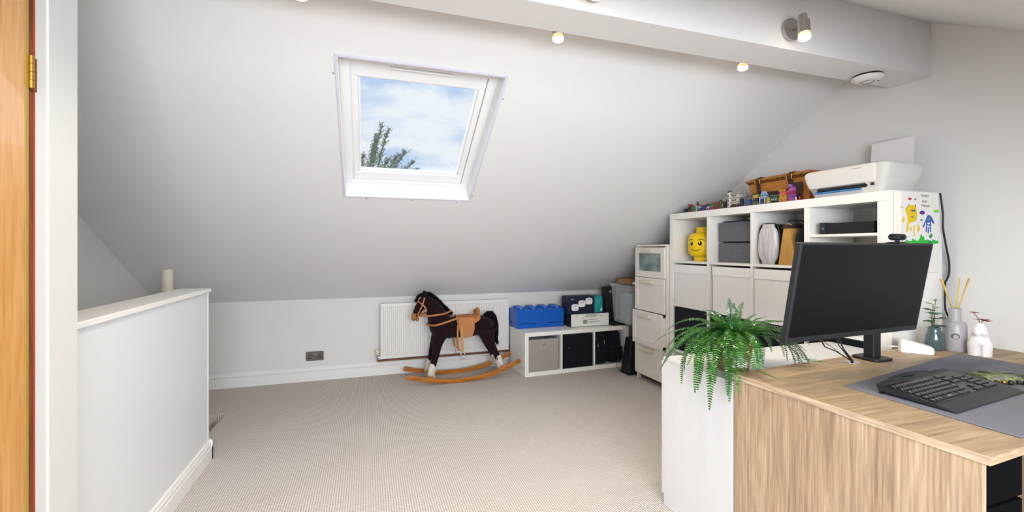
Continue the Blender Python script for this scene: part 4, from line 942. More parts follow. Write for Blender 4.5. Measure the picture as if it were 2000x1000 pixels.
t = toy('bright blue toy pavilion with pale blue gables', 2.226, .044, [('storey', TBl, .06, .94, .1, .9, .0032, .040), ('storey', TLb, .12, .88, .14, .9, .0402, .058), ('ledge', TNv, .02, .98, .05, .95, .0582, .061), ('pillar', TWh, 0, .1, 0, .12, .0032, .05), ('pillar', TWh, .9, 1, 0, .12, .0032, .05)])
MB().prism([(.004, .0612), (.040, .0612), (.022, .088)], .004, .036, 'Y').build('gable_roof', TLb, t)
for i in range(3): bxp('window_block', TNv, t, .009 + i * .010, .015 + i * .010, .0, .004, .012, .032)
toy('small cream toy cottage beside the blue pavilion', 2.186, .026, stack([TCr, TYe], .026, .038, 2))
t = toy('green toy tram car shelter before the orange house', 2.140, .056, [('storey', TDG, .04, .96, .1, .9, .012, .032), ('storey', TDG, .10, .9, .14, .86, .0322, .046), ('roof', TGr, .0, 1, .04, .96, .0462, .051), ('wheel_block', TBk, .15, .35, .05, .9, .0032, .0118), ('wheel_block', TBk, .65, .85, .05, .9, .0032, .0118)])
for i in range(3): bxp('window_block', TLb, t, .010 + i * .014, .018 + i * .014, .002, .0044, .018, .028)
t = toy('orange and yellow toy house with crenellated roof', 2.084, .050, stack([TOr, TYe, C_('coral', '#e86a5a')], .05, .070, 3))
for i in range(4): bxp('battlement', TYe, t, .004 + i * .012, .010 + i * .012, .004, .012, .0705, .079)
t = toy('tall pink and violet toy tower at the desk end of the row', 2.040, .034, stack([C_('pink', '#d060b8'), C_('violet', '#8a5ac8'), TMg], .034, .094, 4), xo=2.475)
bxp('top_block', C_('lilac', '#b48ae0'), t, .002, .014, .01, .03, .0952, .108)
for (yy, mm, hh, lb) in ((1.995, TWh, .022, 'tiny white toy figure at the desk end of the toy row'), (1.972, TRd, .024, 'tiny red toy post box at the desk end of the toy row')):
    t = thing('toy_figure', lb, 'toy', (2.475, yy, TOPZ)); MB().lathe([(0, 0), (.006, 0), (.005, hh * .6), (.004, hh * .65), (.004, hh), (0, hh)], 10).build('figure_body', mm, t, smooth='auto')

# canvas hung on the side of the shelf
cv = thing('painted_canvas', 'white canvas with yellow and blue handprint monsters on the shelf side', 'painting', (2.456, 1.434, 1.095))
CWW, CHH = .290, .402
bxp('canvas', mat('white_canvas', '#e6e2de', .8, var=.01, scale=300, bump=.04), cv, 0, CWW, .0, .0312, 0, CHH, bevel=.003)
def P_(zx, zy): return ((zx - 575) / 2040 + .0, CHH - (zy - 115) / 3035)
def blob(name, m, cx, cy, rx, ry, seed=0, parent=cv, off=.0006, n=16):
    rr = random.Random(seed); u, v = P_(cx, cy)
    pts = [(u + rx / 2040 * math.cos(a) * rr.uniform(.85, 1.1), v + ry / 3035 * math.sin(a) * rr.uniform(.85, 1.1)) for a in [2 * PI * i / n for i in range(n)]]
    return MB().prism(pts, -off, -.0001, 'Y').build(name, m, parent)
PY_, PB_, PG_ = mat('yellow_paint', '#e0bf12', .7, var=.12, scale=120, bump=.05), mat('blue_paint', '#2a62ac', .7, var=.15, scale=120, bump=.05), mat('green_paint', '#26b53a', .7, var=.25, scale=60, bump=.05)
def pol(name, m, zs, parent=cv, off=.0006): return MB().prism([P_(*z) for z in zs], -off, -.0001, 'Y').build(name, m, parent)
yh = pol('yellow_handprint', PY_, [(690, 330), (735, 318), (795, 325), (815, 380), (822, 470), (815, 540), (790, 560), (735, 580), (700, 600), (680, 560), (675, 470), (650, 440), (645, 400), (665, 360)])
for i, z in enumerate(([(672, 590), (700, 590), (682, 720), (655, 722)], [(722, 640), (738, 640), (735, 705), (720, 705)], [(765, 620), (782, 620), (788, 780), (770, 785)], [(835, 590), (860, 640), (862, 700), (835, 722), (820, 690), (830, 640)], [(622, 495), (638, 530), (625, 580), (600, 585), (598, 540)])): pol('finger_print', PY_, z, yh, .0007)
pol('horn_mark', INK, [(690, 325), (697, 305), (710, 325)], yh, .0009); pol('horn_mark', INK, [(788, 330), (797, 308), (804, 345)], yh, .0009)
pol('arm_line', GREYINK, [(645, 385), (650, 388), (690, 335), (684, 332)], yh, .0009)
for (x, y) in ((745, 402), (778, 400)):
    q = blob('eye_mark', GREYINK, x, y, 20, 20, 1, yh, .0010); blob('pupil_mark', INK, x, y + 3, 9, 9, 2, q, .0013)
q = pol('mouth_mark', INK, [(730, 485), (775, 482), (772, 502), (740, 508)], yh, .0010); pol('teeth_mark', PAPER, [(740, 488), (768, 486), (764, 493), (744, 494)], q, .0013)
bh = pol('blue_handprint', PB_, [(975, 475), (1000, 458), (1030, 465), (1055, 500), (1090, 570), (1085, 592), (1065, 585), (1040, 545), (1040, 600), (1030, 625), (960, 615), (955, 560), (930, 640), (912, 655), (908, 630), (950, 540)])
for z in ([(958, 620), (975, 620), (970, 720), (955, 718)], [(985, 640), (1003, 640), (1003, 735), (988, 735)], [(1015, 620), (1033, 620), (1038, 715), (1022, 718)]): pol('finger_print', PB_, z, bh, .0007)
q = blob('eye_mark', GREYINK, 1003, 520, 18, 26, 3, bh, .0010); blob('pupil_mark', INK, 1005, 522, 8, 10, 2, q, .0013)
pol('mouth_mark', PAPER, [(975, 575), (1020, 572), (1012, 600), (988, 602)], bh, .0010)
pol('horn_mark', INK, [(958, 458), (985, 455), (990, 446), (984, 460), (960, 462)], bh, .0009)
for nm_, h_, x, y, rx, ry in (('red_print', '#c4223a', 713, 228, 30, 18), ('green_print', '#5a8f50', 795, 229, 20, 13), ('purple_print', '#4f2a86', 902, 426, 42, 32), ('lime_print', '#86c944', 1120, 395, 44, 28), ('teal_print', '#2f7a5c', 890, 537, 18, 14), ('orange_print', '#e2b070', 595, 360, 16, 16)):
    blob(nm_, mat('paint_' + nm_, h_, .7, var=.1), x, y, rx, ry, 4)
rg = random.Random(9); gm = MB()
g = blob('grass_paint', PG_, 900, 880, 245, 28, 8)
for i in range(16):
    x = 665 + i * 31; hgt = rg.uniform(25, 70) + (70 if i in (7, 8) else 0)
    pol('grass_stroke', PG_ if i not in (11, 12) else mat('deep_green_paint', '#1f8f4a', .7, var=.2), [(x - 22, 890), (x + 24, 890), (x + 20 + rg.uniform(-8, 8), 890 - hgt), (x - 2, 890 - hgt - 10), (x - 18, 890 - hgt * .7)], g, .0007 + .00004 * i)
if True:
    pol('grass_stroke', mat('deep_green_paint', '#1f8f4a', .7, var=.2), [(1005, 800), (1025, 745), (1050, 740), (1060, 765), (1040, 810)], g, .0016)
u_, v_ = P_(883, 190)
for s_, zx, zy, sz in (("Daddy's", 880, 188, .0185), ("Little", 898, 272, .017), ("Monster", 888, 338, .0185)):
    u_, v_ = P_(zx, zy)
    text('handwriting', s_, sz, mat('faded_ink', '#5a5654', .8, bump=0), cv, frame((u_, -.0004, v_), (1, 0, 0), (.12, 0, 1), (0, -1, 0)))
# black cable hanging beside the shelf
cbw = thing('power_cable', 'black cable hanging down between shelf side and gable wall', 'cable', (2.82, 1.452, .74))
MB().tube(MB.curve([(2.785, 1.45, 1.50), (2.800, 1.447, 1.40), (2.808, 1.45, 1.32), (2.835, 1.45, 1.22), (2.856, 1.45, 1.15), (2.857, 1.45, 1.09), (2.838, 1.45, 1.055), (2.825, 1.45, 1.04), (2.822, 1.45, .97), (2.828, 1.45, .90), (2.858, 1.45, .85), (2.862, 1.45, .745)]), .0045, 8).build('cable', BLACKP, cbw, smooth=True)
for v in cbw.children[0].data.vertices: v.co -= Vector(cbw.location)

# ================================================================ DESK ITEMS
ZT = H_ + .0002
mo = thing('monitor', 'large black computer monitor on a stand on the oak desk', 'monitor', (2.088, 1.325, ZT))
MB().prism(rrect(-.058, .052, -.055, .055, .02), 0, .012).build('stand_base', BLACKP, mo, bevel=.003)
MB().prism(rrect(-.026, .022, -.022, .022, .006), .0121, .30).build('stand_pole', BLACKP, mo, bevel=.002)
yaw, tilt = .046, .16; CYm = 1.228
k_ = CYm / 1.2; cx, cz = 1.846 * k_, 1.22 - (1.22 - 1.053) * k_; mw, mh = .79 * k_, .373 * k_
rv = Vector((math.cos(yaw), math.sin(yaw), 0)); nv_ = Vector((math.sin(yaw), -math.cos(yaw), 0)); up_ = Vector((0, 0, 1)) * math.cos(tilt) + nv_ * math.sin(tilt)
fr_ = rv.cross(up_)        # faces the viewer
Mm = frame(Vector((cx, CYm, cz)) - Vector(mo.location), rv, up_, fr_)
MB().box(-mw / 2, mw / 2, -mh / 2, mh / 2, -.022, 0, Mm).build('housing', CHAR, mo, bevel=.003)
MB().box(-mw / 2 + .012, mw / 2 - .010, -mh / 2 + .022, mh / 2 - .007, -.002, .0006, Mm).build('screen', SCREEN, mo)
MB().box(-.16, .16, -.10, .10, -.042, -.0222, Mm).build('rear_housing', BLACKP, mo, bevel=.01)
MB().tube([Mm @ Vector((0, 0, -.043)), Mm @ Vector((.02, 0, -.075)), (-.06, .035, .295), (-.002, .0, .30)], .014, 10).build('mount_arm', BLACKP, mo, smooth='auto')
wbc = thing('webcam', 'small black webcam clipped on top of the monitor', 'webcam', Mm @ Vector((.165, mh / 2 + .0004, -.006)) + Vector(mo.location), yaw)
MB().prism([(-.022, -.018), (.022, -.018), (.022, .02), (-.022, .02)], .0002, .006).build('clip', BLACKP, wbc, bevel=.002)
MB().box(-.05, -.005, -.012, .014, .0002, .004).build('mount_plate', CHAR, wbc, bevel=.001)
MB().tube([(0, 0, .005), (0, 0, .014)], .008, 10).build('neck', BLACKP, wbc)
MB().tube([(-.040, 0, .025), (-.036, 0, .025), (.036, 0, .025), (.040, 0, .025)], [.0105, .0135, .0135, .0105], 20).build('camera_body', BLACKP, wbc, smooth='auto')
MB().lathe([(0, 0), (.0075, 0), (.009, .003), (.009, .006), (0, .006)], 18, M=Matrix.Translation((.010, -.009, .025)) @ Matrix.Rotation(PI / 2, 4, 'X')).build('lens', SCREEN, wbc, smooth='auto')
MB().box(-.026, -.014, -.0142, -.012, .017, .033).build('logo_plate', CHAR, wbc)
c1 = thing('display_cable', 'pair of black cables rising from the desk grommet behind the monitor', 'cable', (1.944, 1.31, ZT + .003))
MB().tube([(.004, 0, .0), (-.012, .03, .05), (-.030, .05, .12), (-.035, .06, .2)], .0032, 6).tube([(0, 0, .0), (-.02, .01, .015), (-.07, .02, .045), (-.12, .03, .065), (-.15, .035, .11), (-.13, .05, .2)], .0026, 6).tube([(.002, .004, .0), (-.022, .04, .06), (-.045, .06, .14), (-.06, .06, .2)], .0024, 6).build('cable', BLACKP, c1, smooth=True)
# keyboard
MT = H_ + .0038
kb = thing('keyboard', 'black ergonomic keyboard with palm rest on the grey desk mat', 'keyboard', (1.612, .800, MT), math.radians(6))
KWd_ = .455
def kz(y): return .006 + .100 * max(0, y - .0)      # top surface slope
poly_ = [(0, 0, .0), (KWd_, 0, .0)]
mb_ = MB()
xs = [i / 16 for i in range(17)]
def backy(t): return .205 + .028 * math.sin(PI * min(1, max(0, (t - .12) / .76)))
bot, top_ = [], []
fv = [(KWd_ * t, .0 - .012 * math.sin(PI * t) * 0) for t in xs]; bv_ = [(KWd_ * (.02 + .96 * t), backy(t)) for t in xs]
vf0 = [mb_.b.verts.new((x, y, .001)) for x, y in fv]; vf1 = [mb_.b.verts.new((x, y + .001, .006)) for x, y in fv]
vm = [mb_.b.verts.new((x, .055, .016)) for x, y in fv]
vb1 = [mb_.b.verts.new((x, y, .033)) for x, y in bv_]; vb0 = [mb_.b.verts.new((x, y - .006, .010)) for x, y in bv_]
for i in range(16):
    for a, b in ((vf0, vf1), (vf1, vm), (vm, vb1), (vb1, vb0), (vb0, vf0)): mb_.b.faces.new([a[i], a[i+1], b[i+1], b[i]])
for i in (0, 16): mb_.b.faces.new([q[i] for q in (vf0, vf1, vm, vb1, vb0)])
mb_.build('keyboard_body', CHAR, kb, bevel=.0015, smooth='auto')
KEYM = mat('black_keycap', '#17161a', .38, var=.1, bump=0); LEG = mat('grey_legend', '#a09a98', .6, bump=0)
sl_k = (.033 - .016) / (.205 - .055); ang = math.atan(sl_k)
km = MB().hexa([(-.0075, -.0072), (.0075, -.0072), (.0075, .0072), (-.0075, .0072)], [(-.0068, -.0064), (.0068, -.0064), (.0068, .0068), (-.0068, .0068)], 0, .0040)
key0 = km.build('key', KEYM, kb, bevel=.0008, seg=1)
lg0 = MB().box(-.0022, -.0004, -.003, .002, .0041, .0043).box(-.0004, .0016, .0006, .002, .0041, .0043).build('legend', LEG, key0)
first = True
pits = MB().prism([(.004, .050), (.09, .047), (.25, .052), (.34, .060), (KWd_ - .016, .066), (KWd_ - .022, .180), (.006, .180)], -.0012, .0006, 'Z', Matrix.Translation((0, 0, .0160 - .055 * sl_k)) @ Matrix.Rotation(ang, 4, 'X')); pits.build('key_deck', mat('glossy_black_deck', '#131215', .3, bump=0), kb)
layout = []
for r_ in range(6):
    y = .062 + r_ * .0192 + (.003 if r_ == 5 else 0); x = .012
    ws = {0: [1.3, 1, 1.3, 5.6, 1.3, 1, 1.3], 1: [1.9] + [1] * 10 + [2.2], 2: [1.6] + [1] * 11 + [1.6], 3: [1.3] + [1] * 13, 4: [1] * 13 + [1.5], 5: [.95] * 14}[r_]
    for w_ in ws: layout.append((x + w_ * .0088, y, w_)); x += w_ * .0176
    x = .292
    if r_ in (0, 3, 4, 5): layout += [(.292 + i * .0176, y, 1) for i in range(3)]
    elif r_ == 1: layout.append((.3096, y, 1))
    if r_ < 5: layout += [(.360 + i * .0176, y, 1) for i in range(4)]
for (x, y, w_) in layout:
    kk = key0 if first else key0.copy(); ll = lg0
    if not first:
        COL.objects.link(kk); kk.parent = kb; ll = lg0.copy(); COL.objects.link(ll); ll.parent = kk
    first = False
    kk.location = (x, y, .0162 + (y - .055) * sl_k); kk.rotation_euler = (ang, 0, 0); kk.scale = (w_ * 1.12 if w_ > 1.2 else 1.06, 1.06, 1)
for (x0, x1, y0, y1) in ((.03, .10, .196, .204), (.34, .41, .200, .208), (.18, .25, .205, .212)):
    MB().box(x0, x1, y0, y1, -.0003, .0008, Matrix.Translation((0, 0, .0160)) @ Matrix.Shear('XY', 4, (0, 0))).build('media_buttons', mat('glossy_black_button', '#0e0e10', .2, bump=0), kb, loc=(0, 0, (y0 - .055) * sl_k))
MB().box(.012, .028, .19, .197, -.0002, .012).box(KWd_ - .03, KWd_ - .014, .19, .197, -.0002, .012).build('rear_foot', BLACKP, kb)
# camouflage cartridge belt style cover
cp = thing('wrist_rest', 'green camouflage fabric pad with a row of brass studs beside the keyboard', 'wrist rest', (2.095, .985, MT), math.radians(-20))
CAMO = camo_mat()
mb_ = MB(); rg = []
for i in range(13):
    t = i / 12; x = .36 * t; hh = .018 + .006 * math.sin(t * 9); yy = .006 * math.sin(t * 7)
    rg.append([mb_.b.verts.new((x, y + yy, z)) for y, z in ((-.052, .0005), (-.058, .010), (-.045, hh), (0, hh + .004), (.045, hh - .002), (.056, .007), (.05, .0005))])
for a, b in zip(rg, rg[1:]):
    for q in range(7): mb_.b.faces.new([a[q], a[(q+1) % 7], b[(q+1) % 7], b[q]])
mb_.b.faces.new(rg[0]); mb_.b.faces.new(rg[-1][::-1]); mb_.build('pad', CAMO, cp, smooth=True)
for i in range(14):
    if i % 2: MB().ball((.012 + i * .025, -.058, .011), .0075, .006, .0075, n=10).build('brass_stud', BRASS if i % 4 == 1 else mat('dark_stud', '#26221c', .4), cp, smooth=True)
    else: MB().ball((.012 + i * .025, -.057, .009), .009, .007, .009, n=10).build('dark_loop', mat('dark_stud', '#26221c', .4), cp, smooth=True)
MB().tube([(.02, .048, .014), (.075, .044, .018)], .003, 6).tube([(.13, .046, .016), (.18, .044, .017)], .003, 6).build('silver_thread', CHROME, cp)
MB().tube([(-.045, -.01, .012), (-.02, -.02, .014), (.004, -.035, .012)], .006, 8).build('tail_loop', mat('dark_brown_cord', '#35201c', .7), cp, smooth=True)
# white device
wd = thing('charging_dock', 'white wedge shaped electronic dock near the back of the desk', 'electronics', (2.375, 1.395, ZT), math.radians(-50))
loft([(rrect(0, .120, -.035, .035, .018), 0), (rrect(0, .122, -.036, .036, .018), .012), (rrect(.002, .120, -.035, .035, .017), .020)], 'lower_body', WHITEP, wd, smooth='auto')
mb_ = MB(); rg = []
for zf, inset in ((0, 0), (.7, .001), (1, .006)):
    rg.append([mb_.b.verts.new((p[0], p[1], .0201 + zf * (.040 - .030 * (p[0] / .12)))) for p in rrect(.002 + inset, .120 - inset, -.035 + inset, .035 - inset, .016)])
for a, b in zip(rg, rg[1:]):
    for q in range(len(a)): mb_.b.faces.new([a[q], a[(q+1) % len(a)], b[(q+1) % len(a)], b[q]])
mb_.b.faces.new(rg[0][::-1]); mb_.b.faces.new(rg[-1]); mb_.build('sloped_top', WHITEP, wd, smooth='auto')
MB().tube([(.001, .02, .015), (-.02, .03, .012), (-.035, .045, .006), (-.03, .07, .004)], .0035, 8).build('cable', WHITEP, wd, smooth=True)
MB().ball((.1, 0, .0315), .003, .003, .001).build('indicator', CHROME, wd)
# teal vase with plant
TEAL = mat('teal_glazed_ceramic', '#46595c', .15, var=.25, scale=20, bump=0, coat=.6)
tv = thing('vase', 'dark teal glazed vase holding a small leafy plant', 'vase', (2.553, 1.352, ZT))
MB().lathe([(0, 0), (.036, 0), (.044, .012), (.048, .035), (.046, .06), (.037, .085), (.032, .097), (.034, .108), (.029, .108), (.027, .09), (0, .09)], 32, sx=.72, sy=.72).build('vase_body', TEAL, tv, smooth='auto')
MB().lathe([(0, .0902), (.026, .0902), (.02, .098), (0, .1)], 16, sx=.72, sy=.72).build('soil', SOIL, tv)
L1 = leaf_mat('dusty_green_leaf', '#3c5a4c', '#5f7f66', .5); L2 = leaf_mat('yellow_green_leaf', '#8ea858', '#b5c67c', .5)
def leaf(mb_, base, d, L, wd_, up=Vector((0, 0, 1)), droop=.3):
    d = d.normalized(); s_ = d.cross(up).normalized(); u_ = s_.cross(d)
    pts = []
    for t, k in ((0, .0), (.15, .5), (.4, 1), (.7, .8), (1, 0)):
        c_ = base + d * L * t - up * droop * L * t * t
        pts.append((c_, s_ * wd_ * k, u_ * wd_ * k * .25))
    for (a, sa_, ua), (b, sb, ub) in zip(pts, pts[1:]):
        va = mb_.b.verts
        if sa_.length < 1e-6: f1 = [a, b + sb + ub, b]; f2 = [a, b, b - sb + ub]
        elif sb.length < 1e-6: f1 = [a, a + sa_ + ua, b]; f2 = [a, b, a - sa_ + ua]
        else: f1 = [a, a + sa_ + ua, b + sb + ub, b]; f2 = [a, b, b - sb + ub, a - sa_ + ua]
        for f_ in (f1, f2): mb_.b.faces.new([va.new(p) for p in f_])
rr = random.Random(4)
st_ = MB(); lo_ = MB(); hi_ = MB()
for i in range(5):
    a = rr.uniform(0, 6.28); tip = Vector((.018 * math.cos(a), .018 * math.sin(a), .12 + i * .028))
    st_.tube([(.004 * math.cos(a), .004 * math.sin(a), .095), tip * .6 + Vector((0, 0, .05)), tip + Vector((-.008, -.01, .012))], .0014, 5)
for i in range(20):
    a = i * 2.4 + .3; z = .108 + (i % 5) * .019
    d = Vector((math.cos(a), math.sin(a), .45)); leaf(lo_, Vector((.006 * math.cos(a), .006 * math.sin(a), z)), d, rr.uniform(.034, .048), .017)
for i in range(14):
    a = i * 2.1; z = .195 + (i % 3) * .018
    d = Vector((math.cos(a), math.sin(a), .45)); leaf(hi_, Vector((-.010, -.006, z)), d, rr.uniform(.028, .040), .014, droop=.2)
st_.build('stem', STEMG, tv); lo_.build('lower_leaves', L1, tv, recalc=False); hi_.build('upper_leaves', L2, tv, recalc=False)
# reed diffuser
DG = mat('cool_grey_ceramic', '#a5a1a4', .35, var=.03, bump=0)
rd = thing('reed_diffuser', 'grey reed diffuser bottle with oval label and yellow sticks', 'diffuser', (2.628, 1.312, ZT))
MB().lathe([(0, 0), (.052, 0), (.0575, .005), (.0585, .06), (.0575, .122), (.050, .134), (.034, .141), (.031, .146), (.031, .196), (.029, .199), (.024, .199), (.024, .16), (0, .16)], 40, sx=.72, sy=.72).build('bottle', DG, rd, smooth='auto')
mb_ = MB(); ca_ = math.atan2(-1.318, -2.64) + .03
pts = []
for i in range(24):
    t = 2 * PI * i / 24; a = ca_ + .36 * math.cos(t); pts.append((.0427 * math.cos(a), .0427 * math.sin(a), .072 + .014 * math.sin(t)))
mb_.poly(pts).build('oval_label', mat('dark_grey_label', '#5d5a5c', .5), rd)
mb_ = MB()
for zz, hw_ in ((.077, .10), (.0715, .20), (.066, .14)):
    for j in range(7):
        a = ca_ - hw_ + 2 * hw_ * j / 7; b = a + hw_ * .2
        mb_.poly([(.0430 * math.cos(q), .0430 * math.sin(q), z) for q, z in ((a, zz), (b, zz), (b, zz + .003), (a, zz + .003))])
mb_.build('label_marks', mat('pale_grey_marks', '#b4b0b2', .6), rd)
REED = mat('yellow_reed', '#d9b854', .7, var=.12, scale=80)
for (dx, dy, bx_) in ((-.068, .012, -.006), (-.062, .022, -.002), (.030, .0, .004), (.056, -.022, .008), (.062, -.014, .012)):
    MB().tube([(bx_, dy * .05, .175), (bx_ + dx, dy, .338)], .0026, 7).build('reed', REED, rd, smooth=True)
# torso vase
PORC = mat('white_porcelain', '#e6e3e1', .22, var=.01, bump=0, coat=.4)
tv2 = thing('torso_vase', 'small white female torso vase with pink dried flowers', 'vase', (2.612, 1.216, ZT), math.radians(-64))
mb_ = MB(); n = 32; rg = []
# local: x across, y back (front is -y)
lay = [(.0, .053, .033), (.02, .054, .034), (.049, .056, .036), (.070, .048, .032), (.086, .039, .027), (.103, .0375, .026), (.119, .032, .024), (.134, .024, .019), (.146, .015, .015)]
lay = [(z, a * .72, b * .80) for z, a, b in lay]
def torso_pt(a, z, rx, ry):
    x = rx * math.cos(a); y = ry * math.sin(a)
    if z < .052:                     # cleft between the thighs
        k = (1 - z / .052) ** .35; y += -math.copysign(1, y) * ry * .62 * k * math.exp(-(x / .006) ** 2)
    if y < 0:
        for bx0 in (-.0125, .0125):
            y -= .011 * math.exp(-((x - bx0) / .009) ** 2 - ((z - .100) / .011) ** 2)
        y -= .004 * math.exp(-(x / .015) ** 2 - ((z - .068) / .014) ** 2)
    else: 
        for bx0 in (-.016, .016): y += .012 * math.exp(-((x - bx0) / .015) ** 2 - ((z - .048) / .016) ** 2)
    return x, y, z
fine = []
cvp = MB.curve([Vector(q) for q in lay], 8)
for q in cvp: fine.append((q[0], q[1], q[2]))
n = 56
for z, rx, ry in fine: rg.append([mb_.b.verts.new(torso_pt(2 * PI * q / n, z, rx, ry)) for q in range(n)])
for a, b in zip(rg, rg[1:]):
    for q in range(n): mb_.b.faces.new([a[q], a[(q+1) % n], b[(q+1) % n], b[q]])
mb_.b.faces.new(rg[0][::-1]); mb_.b.faces.new(rg[-1]); mb_.build('torso_body', PORC, tv2, smooth='auto')
PINK = leaf_mat('dusty_pink_petal', '#7a2c44', '#b85a78', .7)
for (x, y, z, sc, dx) in ((.010, 0, .158, 1, .3), (.022, -.006, .155, .8, .8), (-.018, 0, .188, .8, -.3)):
    mb_ = MB()
    for q in range(11):
        a = q * 2 * PI / 11; leaf(mb_, Vector((x, y, z)), Vector((math.cos(a), math.sin(a), .30)), .026 * sc, .006 * sc, droop=.1)
    f_ = mb_.build('flower_head', PINK, tv2, recalc=False); MB().ball((x, y, z + .002), .004 * sc).build('flower_centre', mat('rusty_centre', '#9a5a30', .8), f_)
MB().tube([(0, 0, .14), (-.004, 0, .165), (-.018, 0, .187)], .0014, 5).tube([(0, 0, .14), (.01, 0, .157)], .0014, 5).build('flower_stem', mat('brown_stem', '#6a5a34', .8), tv2)
mb_ = MB(); leaf(mb_, Vector((-.004, 0, .158)), Vector((-.8, 0, .25)), .024, .006); mb_.build('bract', mat('orange_bract', '#c07848', .7), tv2, recalc=False)
# ================================================================ FERN
fn = thing('potted_fern', 'bushy green fern in a woven basket pot on the white cabinet', 'potted plant', (1.478, 1.480, .7022))
MB().lathe([(0, 0), (.056, 0), (.060, .004), (.066, .05), (.074, .100), (.080, .124), (.076, .127), (.070, .122), (.068, .108), (0, .108)], 36).build('pot', POTW, fn, smooth='auto')
mb_ = MB()
for k in range(2): mb_.tube([((.0785) * math.cos(t * 2 * PI / 60), (.0785) * math.sin(t * 2 * PI / 60), .122 + .003 * math.sin(t * 1.2 + k * PI)) for t in range(61)], .0036, 6, cap=False)
mb_.build('pot_rim', mat('braid_straw', '#9a7845', .7, var=.25, scale=90), fn, smooth=True)
MB().lathe([(0, .1085), (.066, .1085), (.05, .118), (0, .122)], 20).build('soil', SOIL, fn)
rf = random.Random(21)
def frond(az, L, el, droop, lw=.024, m=LEAF, n=34, z0=.125, sway=0):
    az = math.radians(az); el = math.radians(el); mb_ = MB()
    p = Vector((.02 * math.cos(az), .02 * math.sin(az), z0)); pts = [p.copy()]; dirs = []
    a = az; e = el; ds = L / n
    for i in range(n):
        d = Vector((math.cos(a) * math.cos(e), math.sin(a) * math.cos(e), math.sin(e))); q = p + d * ds
        wx, wy = q.x + 1.478, q.y + 1.480
        if wx > 1.330 and 1.34 < wy < 1.77 and q.z < .010: q.z = .010; e = max(e, -.05)
        if wx > 1.335 and wy <= 1.36 and q.z < .060: q.z = .060; e = max(e, -.05)
        dirs.append((q - p).normalized()); p = q; pts.append(p.copy())
        e -= math.radians(droop) / n * (1.5 - .6 * i / n) if e > math.radians(-85) else 0; a += sway / n
    mb_.tube(pts, [.0016 * (1 - .75 * i / n) for i in range(n + 1)], 4)
    for i in range(3, n):
        t = i / n; ln = lw * min(1, t * 4) * (1 - t ** 2.6) + .003; d = dirs[i]; s_ = d.cross(Vector((0, 0, 1)))
        if s_.length < .05: s_ = Vector((math.sin(az), -math.cos(az), 0))
        s_.normalize(); up = s_.cross(d).normalized()
        wdt = ds * .33
        for sg in (-1, 1):
            sd = (s_ * sg + d * .25 + up * rf.uniform(.0, .22)).normalized(); b0 = pts[i]
            tip = b0 + sd * ln - Vector((0, 0, ln * .12))
            v = [mb_.b.verts.new(x) for x in (b0 - d * wdt * .7, b0 + sd * ln * .45 - d * wdt * 1.1, tip, b0 + sd * ln * .45 + d * wdt * 1.0 + up * ln * .06, b0 + d * wdt * .7)]
            mb_.b.faces.new(v)
    return mb_.build('frond', m, fn, recalc=False)
# (azimuth from world +X, length, start elevation, droop)
FR = [(205, .36, 62, 150), (190, .34, 50, 140), (178, .30, 66, 120), (165, .33, 50, 130), (218, .40, 55, 165), (228, .40, 50, 165), (236, .34, 62, 165), (246, .38, 42, 145), (262, .26, 58, 160),
      (316, .30, 52, 125), (330, .38, 42, 110), (345, .42, 40, 95), (2, .42, 38, 85), (20, .38, 45, 90), (38, .34, 52, 95), (58, .30, 60, 90),
      (335, .34, 48, 120), (322, .36, 44, 115), (355, .36, 52, 105), (340, .40, 50, 130), (348, .34, 60, 125), (312, .34, 40, 110), (172, .36, 42, 95), (158, .36, 48, 100), (182, .40, 36, 90), (150, .34, 40, 80), (186, .34, 50, 105),
      (80, .28, 70, 80), (100, .24, 74, 60), (125, .30, 62, 90), (145, .30, 70, 95), (200, .24, 78, 60), (30, .27, 80, 40), (60, .26, 86, 30), (340, .24, 78, 60), (150, .22, 84, 40), (210, .30, 35, 110),
      (196, .42, 42, 120), (212, .46, 46, 150), (188, .40, 55, 150), (176, .38, 44, 120), (350, .36, 25, 60), (350, .50, 30, 62), (8, .52, 26, 55), (222, .30, 74, 130), (184, .26, 72, 110), (325, .22, 72, 100), (50, .24, 64, 100), (90, .26, 55, 110), (170, .24, 80, 70)]
FR += [(az_ + 11, L_ * .86, el_ + 9, dr__ - 6) for (az_, L_, el_, dr__) in FR[::2]]
for i, (az, L, el, dr_) in enumerate(FR):
    frond(az + rf.uniform(-4, 4), L * (.72 if el > 72 else 1.0), el, dr_ + rf.uniform(-8, 8), .031 if L > .3 else .025, LEAF if i % 3 else LEAFD, n=int(26 + L * 48), sway=rf.uniform(-.3, .3))

# ================================================================ ROCKING HORSE
rh = thing('rocking_horse', 'dark brown plush rocking horse on wooden rockers before the radiator', 'rocking horse', (.85, 4.08, 0))
def V3(x, y, z): return Vector((x - .85, y - 4.08, z))
